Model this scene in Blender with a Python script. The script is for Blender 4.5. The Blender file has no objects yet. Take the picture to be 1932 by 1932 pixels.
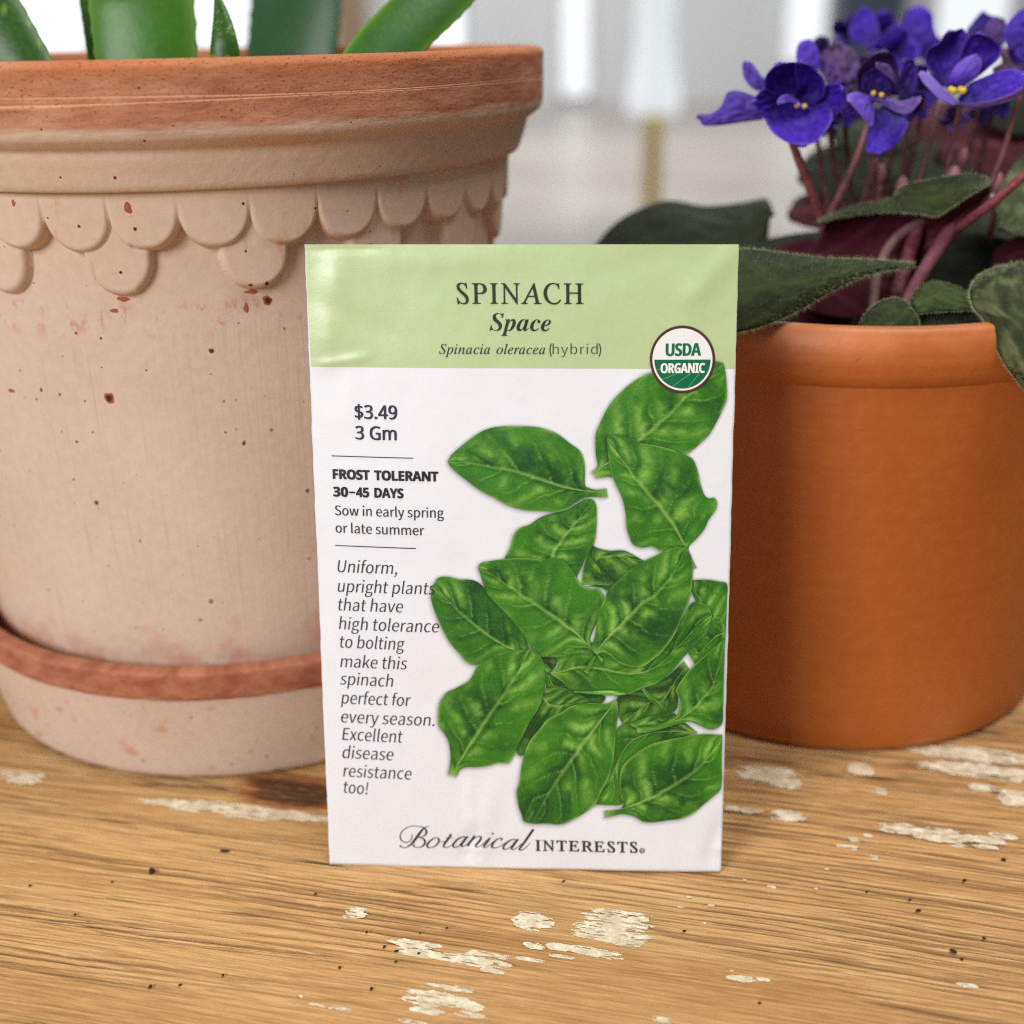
import bpy, math, random
import numpy as np
from mathutils import Matrix, Vector

sc = bpy.context.scene
COL = sc.collection
rng = np.random.default_rng(7)
random.seed(7)

# ------------------------------------------------------------------ camera
F, PITCH, ROLL, CAM_Z = 2300.0, 0.3777, -0.0194, 0.166      # focal length in units of a 1932-wide frame
CP = np.array([0.0, 0.0, CAM_Z])
_c, _s = math.cos(PITCH), math.sin(PITCH)
V_F = np.array([0, _c, -_s]); V_U0 = np.array([0, _s, _c]); V_R0 = np.array([1.0, 0, 0])
_cr, _sr = math.cos(ROLL), math.sin(ROLL)
V_R = V_R0 * _cr + V_U0 * _sr
V_U = V_U0 * _cr - V_R0 * _sr


def ray(x, y):
    """direction(s) through a point of the photograph, scaled to one unit of depth"""
    x = np.asarray(x, float); y = np.asarray(y, float)
    return V_F + np.multiply.outer((x - 966) / F, V_R) - np.multiply.outer((y - 966) / F, V_U)


def at(x, y, d):
    return CP + ray(x, y) * np.asarray(d, float)[..., None]


def on_z(x, y, z=0.0):
    r = ray(x, y)
    return CP + r * ((z - CAM_Z) / r[..., 2])[..., None]


cam = bpy.data.cameras.new('camera')
cam_o = bpy.data.objects.new('camera', cam)
COL.objects.link(cam_o)
cam.sensor_width = 36.0
cam.lens = 36.0 * F / 1932
cam.clip_start = 0.01; cam.clip_end = 200
cam.dof.use_dof = True
cam.dof.focus_distance = 0.240
cam.dof.aperture_fstop = 8.2
M = Matrix.Identity(4)
for i in range(3):
    M[i][0] = V_R[i]; M[i][1] = V_U[i]; M[i][2] = -V_F[i]; M[i][3] = CP[i]
cam_o.matrix_world = M
sc.camera = cam_o

# ------------------------------------------------------------------ light
world = bpy.data.worlds.new('World'); sc.world = world; world.use_nodes = True
bg = world.node_tree.nodes['Background']
bg.inputs['Color'].default_value = (0.95, 0.97, 1.0, 1)
bg.inputs['Strength'].default_value = 0.20


def area(name, loc, target, size, power, color):
    l = bpy.data.lights.new(name, 'AREA'); l.shape = 'RECTANGLE'
    l.size, l.size_y = size; l.energy = power; l.color = color
    o = bpy.data.objects.new(name, l); COL.objects.link(o)
    o.location = loc
    o.rotation_euler = (Vector(target) - Vector(loc)).to_track_quat('-Z', 'Y').to_euler()
    return o


area('window_light', (-0.90, -0.90, 0.78), (0, 0.25, 0.06), (0.6, 0.7), 22.5, (1.0, 0.985, 0.97))
area('ceiling_light', (0.35, 0.10, 1.25), (0.02, 0.25, 0.05), (0.8, 0.6), 11.5, (1.0, 0.975, 0.945))
area('back_window_light', (0.5, 1.9, 1.1), (0.03, 0.3, 0.1), (1.6, 0.8), 9.0, (0.9, 0.96, 1.0))
area('hall_fill', (0, 8.0, 3.2), (0, 9.5, -0.6), (9, 7), 420.0, (1.0, 0.98, 0.95))  # added overhead fill to brighten the far floor and wall

sc.cycles.pixel_filter_type = 'BLACKMAN_HARRIS'; sc.cycles.filter_width = 1.05
sc.cycles.use_denoising = False; sc.cycles.use_adaptive_sampling = False
sc.cycles.sample_clamp_indirect = 3.0; sc.cycles.max_bounces = 8
vs = sc.view_settings
vs.view_transform = 'Standard'; vs.look = 'None'; vs.exposure = 0; vs.gamma = 1; vs.use_curve_mapping = False


# ------------------------------------------------------------------ helpers
class NT:
    """small node-tree writer"""
    def __init__(s, name):
        s.m = bpy.data.materials.new(name); s.m.use_nodes = True
        s.t = s.m.node_tree; s.p = s.t.nodes['Principled BSDF']

    def n(s, kind, ins=None, **props):
        nd = s.t.nodes.new(kind)
        for k, v in props.items(): setattr(nd, k, v)
        for k, v in (ins or {}).items():
            if hasattr(v, 'is_output') or isinstance(v, bpy.types.NodeSocket): s.t.links.new(v, nd.inputs[k])
            else: nd.inputs[k].default_value = v
        return nd

    def coord(s, which='Object'):
        return s.n('ShaderNodeTexCoord').outputs[which]

    def mapping(s, v, scale=(1, 1, 1), loc=(0, 0, 0), rot=(0, 0, 0)):
        return s.n('ShaderNodeMapping', {'Vector': v, 'Scale': scale, 'Location': loc, 'Rotation': rot}).outputs[0]

    def noise(s, v, scale=5, detail=4, rough=.55, dist=0, out='Fac'):
        return s.n('ShaderNodeTexNoise', {'Vector': v, 'Scale': scale, 'Detail': detail, 'Roughness': rough, 'Distortion': dist}).outputs[out]

    def voro(s, v, scale, rnd=1, out='Distance'):
        return s.n('ShaderNodeTexVoronoi', {'Vector': v, 'Scale': scale, 'Randomness': rnd}).outputs[out]

    def math(s, op, a, b=0.0, c=None, clamp=False):
        ins = {0: a, 1: b}
        if c is not None: ins[2] = c
        return s.n('ShaderNodeMath', ins, operation=op, use_clamp=clamp).outputs[0]

    def ss(s, x, a, b, lo=0.0, hi=1.0):
        return s.n('ShaderNodeMapRange', {'Value': x, 'From Min': a, 'From Max': b, 'To Min': lo, 'To Max': hi}, interpolation_type='SMOOTHSTEP').outputs[0]

    def mix(s, f, a, b, blend='MIX'):
        nd = s.n('ShaderNodeMix', data_type='RGBA', blend_type=blend)
        for i, v in ((0, f), (6, a), (7, b)):
            if isinstance(v, bpy.types.NodeSocket): s.t.links.new(v, nd.inputs[i])
            else: nd.inputs[i].default_value = v if i == 0 else (*v, 1) if len(v) == 3 else v
        return nd.outputs[2]

    def ramp(s, f, stops, interp='LINEAR'):
        nd = s.n('ShaderNodeValToRGB', {'Fac': f}); r = nd.color_ramp; r.interpolation = interp
        while len(r.elements) < len(stops): r.elements.new(.5)
        for e, (p, c) in zip(r.elements, stops): e.position = p; e.color = (*c, 1)
        return nd.outputs[0]

    def xyz(s, v):
        return s.n('ShaderNodeSeparateXYZ', {'Vector': v}).outputs

    def bump(s, h, strength=.3, dist=.001, normal=None):
        ins = {'Height': h, 'Strength': strength, 'Distance': dist}
        if normal is not None: ins['Normal'] = normal
        return s.n('ShaderNodeBump', ins).outputs[0]

    def out(s, color=None, rough=None, normal=None, **kw):
        for k, v in dict(kw, **{'Base Color': color, 'Roughness': rough, 'Normal': normal}).items():
            if v is None: continue
            k = k.replace('_', ' ')
            if isinstance(v, bpy.types.NodeSocket): s.t.links.new(v, s.p.inputs[k])
            elif isinstance(v, (tuple, list)) and len(v) == 3: s.p.inputs[k].default_value = (*v, 1)
            else: s.p.inputs[k].default_value = v
        return s.m


def srgb(r, g, b):
    f = lambda c: c / 12.92 if c <= .04045 else ((c + .055) / 1.055) ** 2.4
    return tuple(f(c / 255) for c in (r, g, b))


def tag(o, label=None, cat=None, group=None, kind=None):
    if label: o['label'] = label
    if cat: o['category'] = cat
    if group: o['group'] = group
    if kind: o['kind'] = kind
    return o


def mesh_obj(name, V, faces, mat=None, parent=None, smooth=True, colors=None, loc=None):
    """V world coordinates (N,3); faces as an (M,4)/(M,3) array or a list of lists"""
    V = np.asarray(V, float)
    me = bpy.data.meshes.new(name)
    off = np.zeros(3)
    if parent is not None: off = np.array(parent.get('_o', (0, 0, 0)), float)
    elif loc is not None: off = np.asarray(loc, float)
    P = V - off
    if isinstance(faces, np.ndarray):
        k = faces.shape[1]
        me.vertices.add(len(P)); me.vertices.foreach_set('co', P.astype(np.float32).ravel())
        me.loops.add(faces.size); me.loops.foreach_set('vertex_index', faces.astype(np.int32).ravel())
        me.polygons.add(len(faces))
        me.polygons.foreach_set('loop_start', np.arange(0, faces.size, k, dtype=np.int32))
        me.update(calc_edges=True)
    else:
        me.from_pydata([tuple(p) for p in P], [], [list(f) for f in faces]); me.update()
    if smooth: me.polygons.foreach_set('use_smooth', np.ones(len(me.polygons), bool))
    if colors is not None:
        a = me.color_attributes.new('Col', 'FLOAT_COLOR', 'POINT')
        c4 = np.ones((len(P), 4), np.float32); c4[:, :3] = colors
        a.data.foreach_set('color', c4.ravel())
    me.validate()
    o = bpy.data.objects.new(name, me); COL.objects.link(o)
    if mat: me.materials.append(mat)
    if parent is not None: o.parent = parent
    else: o.location = off
    o['_o'] = tuple(off)
    return o


def empty(name, loc, parent=None):
    o = bpy.data.objects.new(name, None); COL.objects.link(o)
    o.empty_display_size = .02
    if parent is not None:
        o.parent = parent; o.location = Vector(loc) - Vector(parent.get('_o', (0, 0, 0)))
    else: o.location = loc
    o['_o'] = tuple(float(a) for a in loc)
    return o


def grid_faces(nu, nv, close_u=False):
    """faces for vertices laid out as index = v*nu + u"""
    u = np.arange(nu if close_u else nu - 1); v = np.arange(nv - 1)
    uu, vv = np.meshgrid(u, v); u2 = (uu + 1) % nu
    return np.stack([vv * nu + uu, vv * nu + u2, (vv + 1) * nu + u2, (vv + 1) * nu + uu], -1).reshape(-1, 4)


def crom(P, n, closed=False):
    """Catmull-Rom resample of a polyline to n points, even in arc length"""
    P = np.asarray(P, float)
    if len(P) == 2: return P[0] + (P[1] - P[0]) * np.linspace(0, 1, n)[:, None]
    Q = np.vstack([2 * P[0] - P[1], P, 2 * P[-1] - P[-2]])
    out = []
    for i in range(len(P) - 1):
        p0, p1, p2, p3 = Q[i:i + 4]
        t = np.linspace(0, 1, 12, endpoint=False)[:, None]
        out.append(.5 * (2 * p1 + (p2 - p0) * t + (2 * p0 - 5 * p1 + 4 * p2 - p3) * t ** 2 + (3 * p1 - p0 - 3 * p2 + p3) * t ** 3))
    D = np.vstack(out + [P[-1:]])
    L = np.r_[0, np.cumsum(np.linalg.norm(np.diff(D[:, :], axis=0), axis=1))]
    s = np.linspace(0, L[-1], n)
    return np.stack([np.interp(s, L, D[:, k]) for k in range(D.shape[1])], -1)


def vnoise(x, y, seed=0):
    """smooth value noise in [0,1]"""
    xi = np.floor(x).astype(np.int64); yi = np.floor(y).astype(np.int64)
    fx = x - xi; fy = y - yi; fx = fx * fx * (3 - 2 * fx); fy = fy * fy * (3 - 2 * fy)
    def h(a, b):
        n = (a * 374761393 + b * 668265263 + seed * 974711) & 0xffffffff
        n = ((n ^ (n >> 13)) * 1274126177) & 0xffffffff
        return ((n ^ (n >> 16)) & 0xffff) / 65535.0
    return (h(xi, yi) * (1 - fx) + h(xi + 1, yi) * fx) * (1 - fy) + (h(xi, yi + 1) * (1 - fx) + h(xi + 1, yi + 1) * fx) * fy


def fbm(x, y, seed=0, oct=4):
    a, s, t = .5, 0, 0
    for k in range(oct):
        s = s + a * vnoise(x * 2 ** k, y * 2 ** k, seed + k * 17); t += a; a *= .55
    return s / t


def lathe(name, prof, center, mat, parent=None, nseg=192, relief=None, dense=None):
    """surface of revolution about the vertical through center; prof: (r, z) outline"""
    prof = np.asarray(prof, float)
    th = np.linspace(0, 2 * np.pi, nseg, endpoint=False)
    T, R = np.meshgrid(th, prof[:, 0]); Z = np.repeat(prof[:, 1][:, None], nseg, 1)
    if relief is not None: R = R + relief(T, Z)
    V = np.stack([center[0] + R * np.sin(T), center[1] - R * np.cos(T), center[2] + Z], -1).reshape(-1, 3)
    return mesh_obj(name, V, grid_faces(nseg, len(prof), True), mat, parent)


def profile(pts, step=.0008):
    """densify a lathe outline, corners kept"""
    pts = np.asarray(pts, float); out = [pts[0]]
    for a, b in zip(pts[:-1], pts[1:]):
        k = max(1, int(np.linalg.norm(b - a) / step))
        for j in range(1, k + 1): out.append(a + (b - a) * j / k)
    return np.array(out)


def rounded(pts, r=.001, n=4):
    """outline with its corners rounded by radius about r"""
    pts = [np.asarray(p, float) for p in pts]; out = [pts[0]]
    for a, b, c in zip(pts[:-2], pts[1:-1], pts[2:]):
        la, lc = np.linalg.norm(a - b), np.linalg.norm(c - b)
        k = min(r, la * .45, lc * .45)
        p, q = b + (a - b) / la * k, b + (c - b) / lc * k
        for t in np.linspace(0, 1, n + 1): out.append((1 - t) ** 2 * p + 2 * t * (1 - t) * b + t * t * q)
    out.append(pts[-1]); return np.array(out)


def box(name, x0, x1, y0, y1, z0, z1, mat, parent=None, bevel=0.0):
    V = [(x, y, z) for z in (z0, z1) for y in (y0, y1) for x in (x0, x1)]
    Fc = [(0, 2, 3, 1), (4, 5, 7, 6), (0, 1, 5, 4), (2, 6, 7, 3), (0, 4, 6, 2), (1, 3, 7, 5)]
    o = mesh_obj(name, V, Fc, mat, parent, smooth=False, loc=((x0 + x1) / 2, (y0 + y1) / 2, z0))
    if bevel:
        b = o.modifiers.new('b', 'BEVEL'); b.width = bevel; b.segments = 3
    return o


def tube_geo(P, R, n=10):
    """swept tube through the points P with radii R, round-capped"""
    P = np.asarray(P, float); R = np.broadcast_to(np.asarray(R, float), (len(P),))
    T = np.gradient(P, axis=0); T /= np.linalg.norm(T, axis=1)[:, None] + 1e-12
    ref = np.array([0, 1.0, 0.3]); A = np.cross(T, ref); A /= np.linalg.norm(A, axis=1)[:, None] + 1e-12
    B = np.cross(T, A)
    a = np.linspace(0, 2 * np.pi, n, endpoint=False)
    V = P[:, None] + R[:, None, None] * (A[:, None] * np.cos(a)[None, :, None] + B[:, None] * np.sin(a)[None, :, None])
    V = V.reshape(-1, 3); Fq = grid_faces(n, len(P), True)
    V = np.vstack([V, P[0] - T[0] * R[0] * .5, P[-1] + T[-1] * R[-1] * .5])
    i0, i1 = len(V) - 2, len(V) - 1
    k = np.arange(n); e = (len(P) - 1) * n
    cap = np.vstack([np.stack([k, np.full(n, i0), np.full(n, i0), (k + 1) % n], -1), np.stack([e + (k + 1) % n, np.full(n, i1), np.full(n, i1), e + k], -1)])
    faces = [list(f) for f in Fq] + [[f[0], f[1], f[3]] for f in cap[:n]] + [[f[0], f[1], f[3]] for f in cap[n:]]
    return V, faces

# ------------------------------------------------------------------ the hall behind (far out of focus)
FLOOR_Z = -0.62
m = NT('polished_concrete'); v = m.coord('Object')
n1 = m.noise(v, .5, 4); n2 = m.noise(v, 3, 5)
floor_m = m.out(m.mix(m.ss(m.math('ADD', m.math('MULTIPLY', n1, .7), m.math('MULTIPLY', n2, .3)), .35, .65), srgb(158, 150, 141), srgb(188, 181, 174)), .33)
m = NT('hall_wall_paint'); v = m.coord('Object')
wall_m = m.out(m.mix(m.noise(v, .8, 3), srgb(218, 222, 227), srgb(230, 233, 237)), .7)
o = mesh_obj('floor', [(-40, -3, FLOOR_Z), (40, -3, FLOOR_Z), (40, 40, FLOOR_Z), (-40, 40, FLOOR_Z)], [(0, 1, 2, 3)], floor_m, smooth=False, loc=(0, 10, FLOOR_Z))
tag(o, kind='structure')
WY = 14.0
o = box('wall', -14, 14, WY, WY + .2, FLOOR_Z, 3.4, wall_m)
tag(o, kind='structure')


def plain(name, col, rough=.5, em=None, **kw):
    m = NT(name); v = m.coord('Object')
    c = m.mix(m.ss(m.noise(v, 14, 3), .3, .7), tuple(a * .9 for a in col), tuple(min(1, a * 1.08) for a in col))
    if em: kw.update(Emission_Color=em[0], Emission_Strength=em[1])
    return m.out(c, rough, **kw)


daylight = plain('daylit_glass', (.8, .9, 1), .2, ((.86, .95, 1.0), .86))
pale_light = plain('daylit_frosted_glass', (.8, .85, .9), .2, ((.88, .92, .95), .62))
frame_m = plain('white_window_frame', srgb(228, 230, 230), .5)
slate = plain('slate_paint', srgb(58, 72, 88), .5)
tan_m = plain('yellow_timber', srgb(230, 198, 84), .5)
tanw = plain('brown_timber', srgb(150, 128, 100), .5)
white_m = plain('white_enamel_glow', (.85, .88, .9), .4, ((.9, .97, 1.0), .55))  # brightness put in as a glow; the sleeve is no lamp


def wall_px(x0, x1, y0, y1, Y):
    """world x range and z range at distance Y for a frame rectangle"""
    a = CP + ray(x0, y1) * (Y / ray(x0, y1)[1]); b = CP + ray(x1, y0) * (Y / ray(x1, y0)[1])
    return a[0], b[0], a[2], b[2]


def window(x0, x1, y1, label, mat, top=2.7):
    a, b, z0, _ = wall_px(x0, x1, 0, y1, WY)
    e = empty('hall_window', ((a + b) / 2, WY, z0))
    tag(e, label, 'window', 'bright windows in the far wall of the hall')
    t = .05
    m_ = []
    for (p, q, r_, s_) in ((a - t, a, z0 - t, top + t), (b, b + t, z0 - t, top + t), (a, b, z0 - t, z0), (a, b, top, top + t)):
        m_.append((p, q, r_, s_))
    V = []; Fc = []
    for (p, q, r_, s_) in m_:
        k = len(V)
        V += [(x, y, z) for z in (r_, s_) for y in (WY - .08, WY - .005) for x in (p, q)]
        Fc += [tuple(k + i for i in f) for f in [(0, 2, 3, 1), (4, 5, 7, 6), (0, 1, 5, 4), (2, 6, 7, 3), (0, 4, 6, 2), (1, 3, 7, 5)]]
    mesh_obj('frame', V, Fc, frame_m, e, smooth=False)
    box('pane', a, b, WY - .05, WY - .02, z0, top, mat, e)


window(28, 160, 108, 'bright blurred window behind the aloe at the left end of the wall', daylight)
window(372, 480, 118, 'greyish blurred window between two aloe leaves', pale_light)
window(806, 868, 100, 'narrow brilliant window just above the rim of the tall pale pot', daylight)
window(1062, 1108, 178, 'slim pale blue window between the tall pot and the white sleeved post', pale_light)
window(1478, 1556, 118, 'bright blurred window just left of the violet blossoms', pale_light)
window(1752, 1900, 150, 'wide white window behind the most open violet blossom', pale_light)

a, b, z0, _ = wall_px(1566, 1700, 0, 150, WY - .3)
box('slate_pillar', a, b, WY - .5, WY - .3, FLOOR_Z, 3.4, slate, bevel=.01)
tag(bpy.context.scene.objects['slate_pillar'], 'dark slate blue pillar against the far wall behind the violet', 'pillar')
a, b, z0, _ = wall_px(640, 690, 0, 100, WY - .3)
box('timber_pillar', a, b, WY - .5, WY - .3, FLOOR_Z, 3.4, tanw, bevel=.01)
tag(bpy.context.scene.objects['timber_pillar'], 'tan timber pillar against the far wall seen beside the slanting aloe leaf', 'pillar')

# post with a white sleeve flaring towards its lower end
PY = 5.0
a, b, z1, _ = wall_px(1217, 1254, 0, 215, PY)
px = (a + b) / 2; w = (b - a) / 2
e = empty('sleeved_post', (px, PY, FLOOR_Z))
tag(e, 'slim yellow timber post with a white flared sleeve on its upper half', 'post')
mesh_obj('post', *tube_geo([(px, PY, FLOOR_Z + .01), (px, PY, 0), (px, PY, z1 + .02)], w, 20), tan_m, e)
k = w / 18.5
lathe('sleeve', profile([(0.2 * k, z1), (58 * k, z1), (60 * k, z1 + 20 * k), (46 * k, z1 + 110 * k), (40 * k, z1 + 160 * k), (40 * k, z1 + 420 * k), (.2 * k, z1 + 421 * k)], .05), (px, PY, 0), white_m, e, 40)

# ------------------------------------------------------------------ wooden table
GA = on_z(966, 1850) - on_z(0, 1700); GRAIN = math.atan2(GA[1], GA[0])
gc, gs = math.cos(GRAIN), math.sin(GRAIN)


def to_local(P):
    P = np.asarray(P); return np.stack([P[..., 0] * gc + P[..., 1] * gs, -P[..., 0] * gs + P[..., 1] * gc], -1)


def from_local(u, v): return np.stack([u * gc - v * gs, u * gs + v * gc], -1)


def wood_material(relief):
    """weathered pine; the relief sheet carries its grain colour as an attribute, the plain slab gets a procedural one"""
    m = NT('weathered_pine' if relief else 'pine_slab')
    r = m.mapping(m.coord('Object'), rot=(0, 0, -GRAIN))
    fib = m.noise(m.mapping(r, (90, 2100, 90)), 1, 4, .7)
    fine = m.noise(m.mapping(r, (420, 2600, 400)), 1, 3, .65)
    if relief: c = m.n('ShaderNodeVertexColor', layer_name='Col').outputs['Color']
    else: c = m.ramp(m.noise(m.mapping(r, (2, 90, 20)), 1, 4), [(.3, srgb(160, 106, 54)), (.7, srgb(204, 154, 92))])
    c = m.mix(m.ss(fib, .56, .34, 0, .62), c, m.mix(.62, c, srgb(104, 62, 28)))
    c = m.mix(m.ss(fib, .54, .72, 0, .50), c, srgb(230, 194, 140))
    c = m.mix(m.ss(fine, .62, .74, 0, .45), c, srgb(116, 72, 36))
    h = m.math('ADD', m.math('MULTIPLY', fib, .7), m.math('MULTIPLY', fine, .5))
    return m.out(c, m.ss(fib, .3, .8, .66, .5), m.bump(h, .55, .0005), Specular_IOR_Level=.3)


wood, slab = wood_material(True), wood_material(False)
table = empty('wooden_table', (0, .2, FLOOR_Z))
tag(table, 'weathered pine table with flaking cream paint under the pots and packet', 'table')
box('slab', -.75, .75, -.16, .56, -.036, -.0006, slab, table, bevel=.003)
for (lx_, ly_) in ((-.68, -.1), (.68, -.1), (-.68, .5), (.68, .5)):
    box('leg', lx_ - .03, lx_ + .03, ly_ - .03, ly_ + .03, FLOOR_Z, -.036, slab, table)
# weathered upper face: raised late wood, eroded grooves, drying cracks
cor = to_local(np.array([(-.42, .13), (.46, .13), (.46, .555), (-.42, .555)]))
ul = np.arange(cor[:, 0].min(), cor[:, 0].max(), .0016)
vl = np.r_[np.arange(cor[:, 1].min(), .145, .0006), np.arange(.145, .255, .00016), np.arange(.255, cor[:, 1].max(), .0005)]
Ug, Vg = np.meshgrid(ul, vl)
XY = from_local(Ug, Vg)
inside = (XY[..., 0] > -.42) & (XY[..., 0] < .46) & (XY[..., 1] > .12) & (XY[..., 1] < .556)


def sst(x, a, b):
    t = np.clip((x - a) / (b - a), 0, 1); return t * t * (3 - 2 * t)


warp = (fbm(Ug * 4 + 9, Vg * 12 + 3, 2, 3) - .5) * .016 + (fbm(Ug * 22, Vg * 70, 8, 3) - .5) * .0014 + (fbm(Ug * 110, Vg * 260, 12, 2) - .5) * .0005
Vw = Vg + warp
A_, B_ = to_local(on_z(900, 1655)), to_local(on_z(1932, 1992))
nrm = np.array([-(B_ - A_)[1], (B_ - A_)[0]]); nrm /= np.linalg.norm(nrm)
side = (Ug - A_[0]) * nrm[0] + (Vg - A_[1]) * nrm[1] + (fbm(Ug * 30, Vg * 90, 21, 3) - .5) * .006
zoneR = sst(side, -.0008, .0012) * sst(Ug, -.060, -.030)
lv = to_local(on_z(0, 1700))[1]
zoneL = sst(Ug, -.025, -.075) * sst(fbm(Ug * 4, Vg * 55, 33, 3), .36, .50)
zone = np.clip(np.maximum(zoneR, zoneL), .06, 1)
n_r = fbm(Ug * 9, Vw * 300, 40, 3)
ph = Vw * 560 + 2.4 * (fbm(Ug * 6, Vw * 60, 44, 3) - .5) * 2
ring = .5 + .5 * np.sin(2 * np.pi * ph)
brk = sst(fbm(Ug * 34, Vw * 420, 47, 3), .34, .56)
groove = ring ** 5 * brk * zone
n_f = fbm(Ug * 26, Vw * 1150, 52, 3)
fgro = sst(n_f, .48, .38) * (zone * .75 + .12)
n_c = fbm(Ug * 11, Vw * 640, 57, 3)
crack = sst(np.abs(n_c - .5), .036, .014) * sst(fbm(Ug * 13, Vg * 80, 61, 3), .42, .53) * np.clip(zone + .15, 0, 1)
hgt = -.00042 * groove - .00022 * fgro - .00045 * crack - .00006 * (1 - n_r)
hgt = hgt - hgt.max()
C3 = lambda *a: np.array(srgb(*a))
k = np.clip((fbm(Ug * 3, Vw * 120, 70, 4) - .5) * 2.2 + .5, 0, 1)[..., None]
c = C3(182, 134, 80) * (1 - k) + C3(208, 165, 110) * k
tone = sst(fbm(Ug * 7 + 5, Vg * 18, 74, 3), .46, .68)[..., None]
c = c * (1 - .45 * tone) + C3(180, 120, 66) * .45 * tone
pale = sst(fbm(Ug * 9, Vg * 30, 78, 3), .54, .70)[..., None]
c = c * (1 - .35 * pale) + C3(222, 178, 118) * .35 * pale
lw = sst(ring, .15, .0)[..., None] * zone[..., None]
c = c * (1 - .35 * lw) + C3(226, 176, 110) * .35 * lw
for msk, amt, col in ((groove, .78, C3(100, 64, 34)), (fgro, .56, C3(106, 68, 36)), (crack, .95, C3(58, 34, 18))):
    mm = (msk * amt)[..., None]; c = c * (1 - mm) + col * mm
kx, ky = to_local(on_z(556, 1492))
kd = ((Ug - kx) / .0125) ** 2 + ((Vg - ky) / .0058) ** 2 + (fbm(Ug * 260, Vg * 260, 83, 3) - .5) * .9
mm = sst(kd, 1.9, .9)[..., None]; c = c * (1 - mm) + C3(150, 84, 36) * mm
mm = .9 * sst(kd, 1.05, .55)[..., None]; c = c * (1 - mm) + C3(62, 40, 22) * mm
nu_, nv_ = len(ul), len(vl)
gf = grid_faces(nu_, nv_); ok = inside.ravel()[gf].all(1)
mesh_obj('tabletop', np.column_stack([XY.reshape(-1, 2), hgt.ravel()]), gf[ok], wood, table, colors=c.reshape(-1, 3))

# worn cream paint: thin ragged flakes whose edges follow the grain
m = NT('cream_paint'); v = m.coord('Object')
cp = m.mix(m.ss(m.noise(v, 420, 4), .35, .7), srgb(206, 190, 156), srgb(238, 228, 202))
cp = m.mix(m.ss(m.noise(m.mapping(v, (500, 900, 500)), 1, 3), .60, .72), cp, srgb(176, 140, 96))
rv = m.mapping(v, rot=(0, 0, -GRAIN))
al = m.ss(m.math('ADD', m.math('MULTIPLY', m.noise(m.mapping(rv, (220, 1500, 200)), 1, 4, .6), .7), m.math('MULTIPLY', m.noise(rv, 130, 3), .3)), .38, .47, .12, 1)
paint_m = m.out(cp, .6, m.bump(m.noise(v, 900, 3), .4, .0004), Alpha=al)
PAINT = [(40, 1467, 47, 13), (335, 1519, 68, 10), (450, 1529, 95, 13), (572, 1541, 60, 9), (672, 1721, 24, 12), (658, 1730, 12, 4), (785, 1783, 48, 9),
         (800, 1798, 70, 10), (890, 1812, 75, 10), (925, 1802, 42, 6), (930, 1833, 26, 6), (845, 1863, 50, 6), (820, 1886, 62, 17), (880, 1897, 36, 9),
         (805, 1906, 34, 8), (887, 1915, 28, 5), (600, 1897, 22, 3), (640, 1904, 26, 4), (567, 1880, 6, 3), (780, 1929, 28, 5), (1003, 1739, 40, 18),
         (1165, 1738, 66, 24), (1150, 1762, 74, 18), (1180, 1778, 40, 10), (1120, 1797, 70, 9), (1060, 1788, 36, 8), (1008, 1785, 20, 7), (1060, 1805, 25, 4),
         (1000, 1811, 30, 4), (1398, 1847, 26, 7), (1441, 1849, 13, 4), (1380, 1832, 5, 2), (1825, 1860, 22, 5), (1710, 1565, 62, 10), (1770, 1576, 62, 13),
         (1838, 1583, 60, 8), (1893, 1578, 26, 6), (1861, 1598, 24, 5), (1811, 1596, 14, 4), (1611, 1585, 16, 6), (1606, 1600, 15, 5), (1588, 1597, 12, 4),
         (1638, 1577, 10, 4), (1648, 1618, 9, 6), (1286, 1713, 11, 3), (1341, 1709, 7, 3), (1456, 1674, 9, 3), (1405, 1661, 4, 2), (1540, 1677, 4, 2),
         (1450, 1462, 62, 17), (1480, 1478, 40, 9), (1623, 1452, 26, 12), (1800, 1421, 92, 12), (1870, 1428, 80, 13), (1830, 1452, 95, 13), (1910, 1462, 60, 13),
         (1663, 1493, 12, 7), (1487, 1539, 37, 12), (1420, 1530, 26, 7), (1383, 1526, 18, 5), (1916, 1506, 34, 17), (1855, 1488, 26, 8), (1560, 1640, 5, 2), (1330, 1742, 4, 2), (1250, 1925, 22, 5), (1300, 1693, 5, 2)]
CELL = .00012
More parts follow.
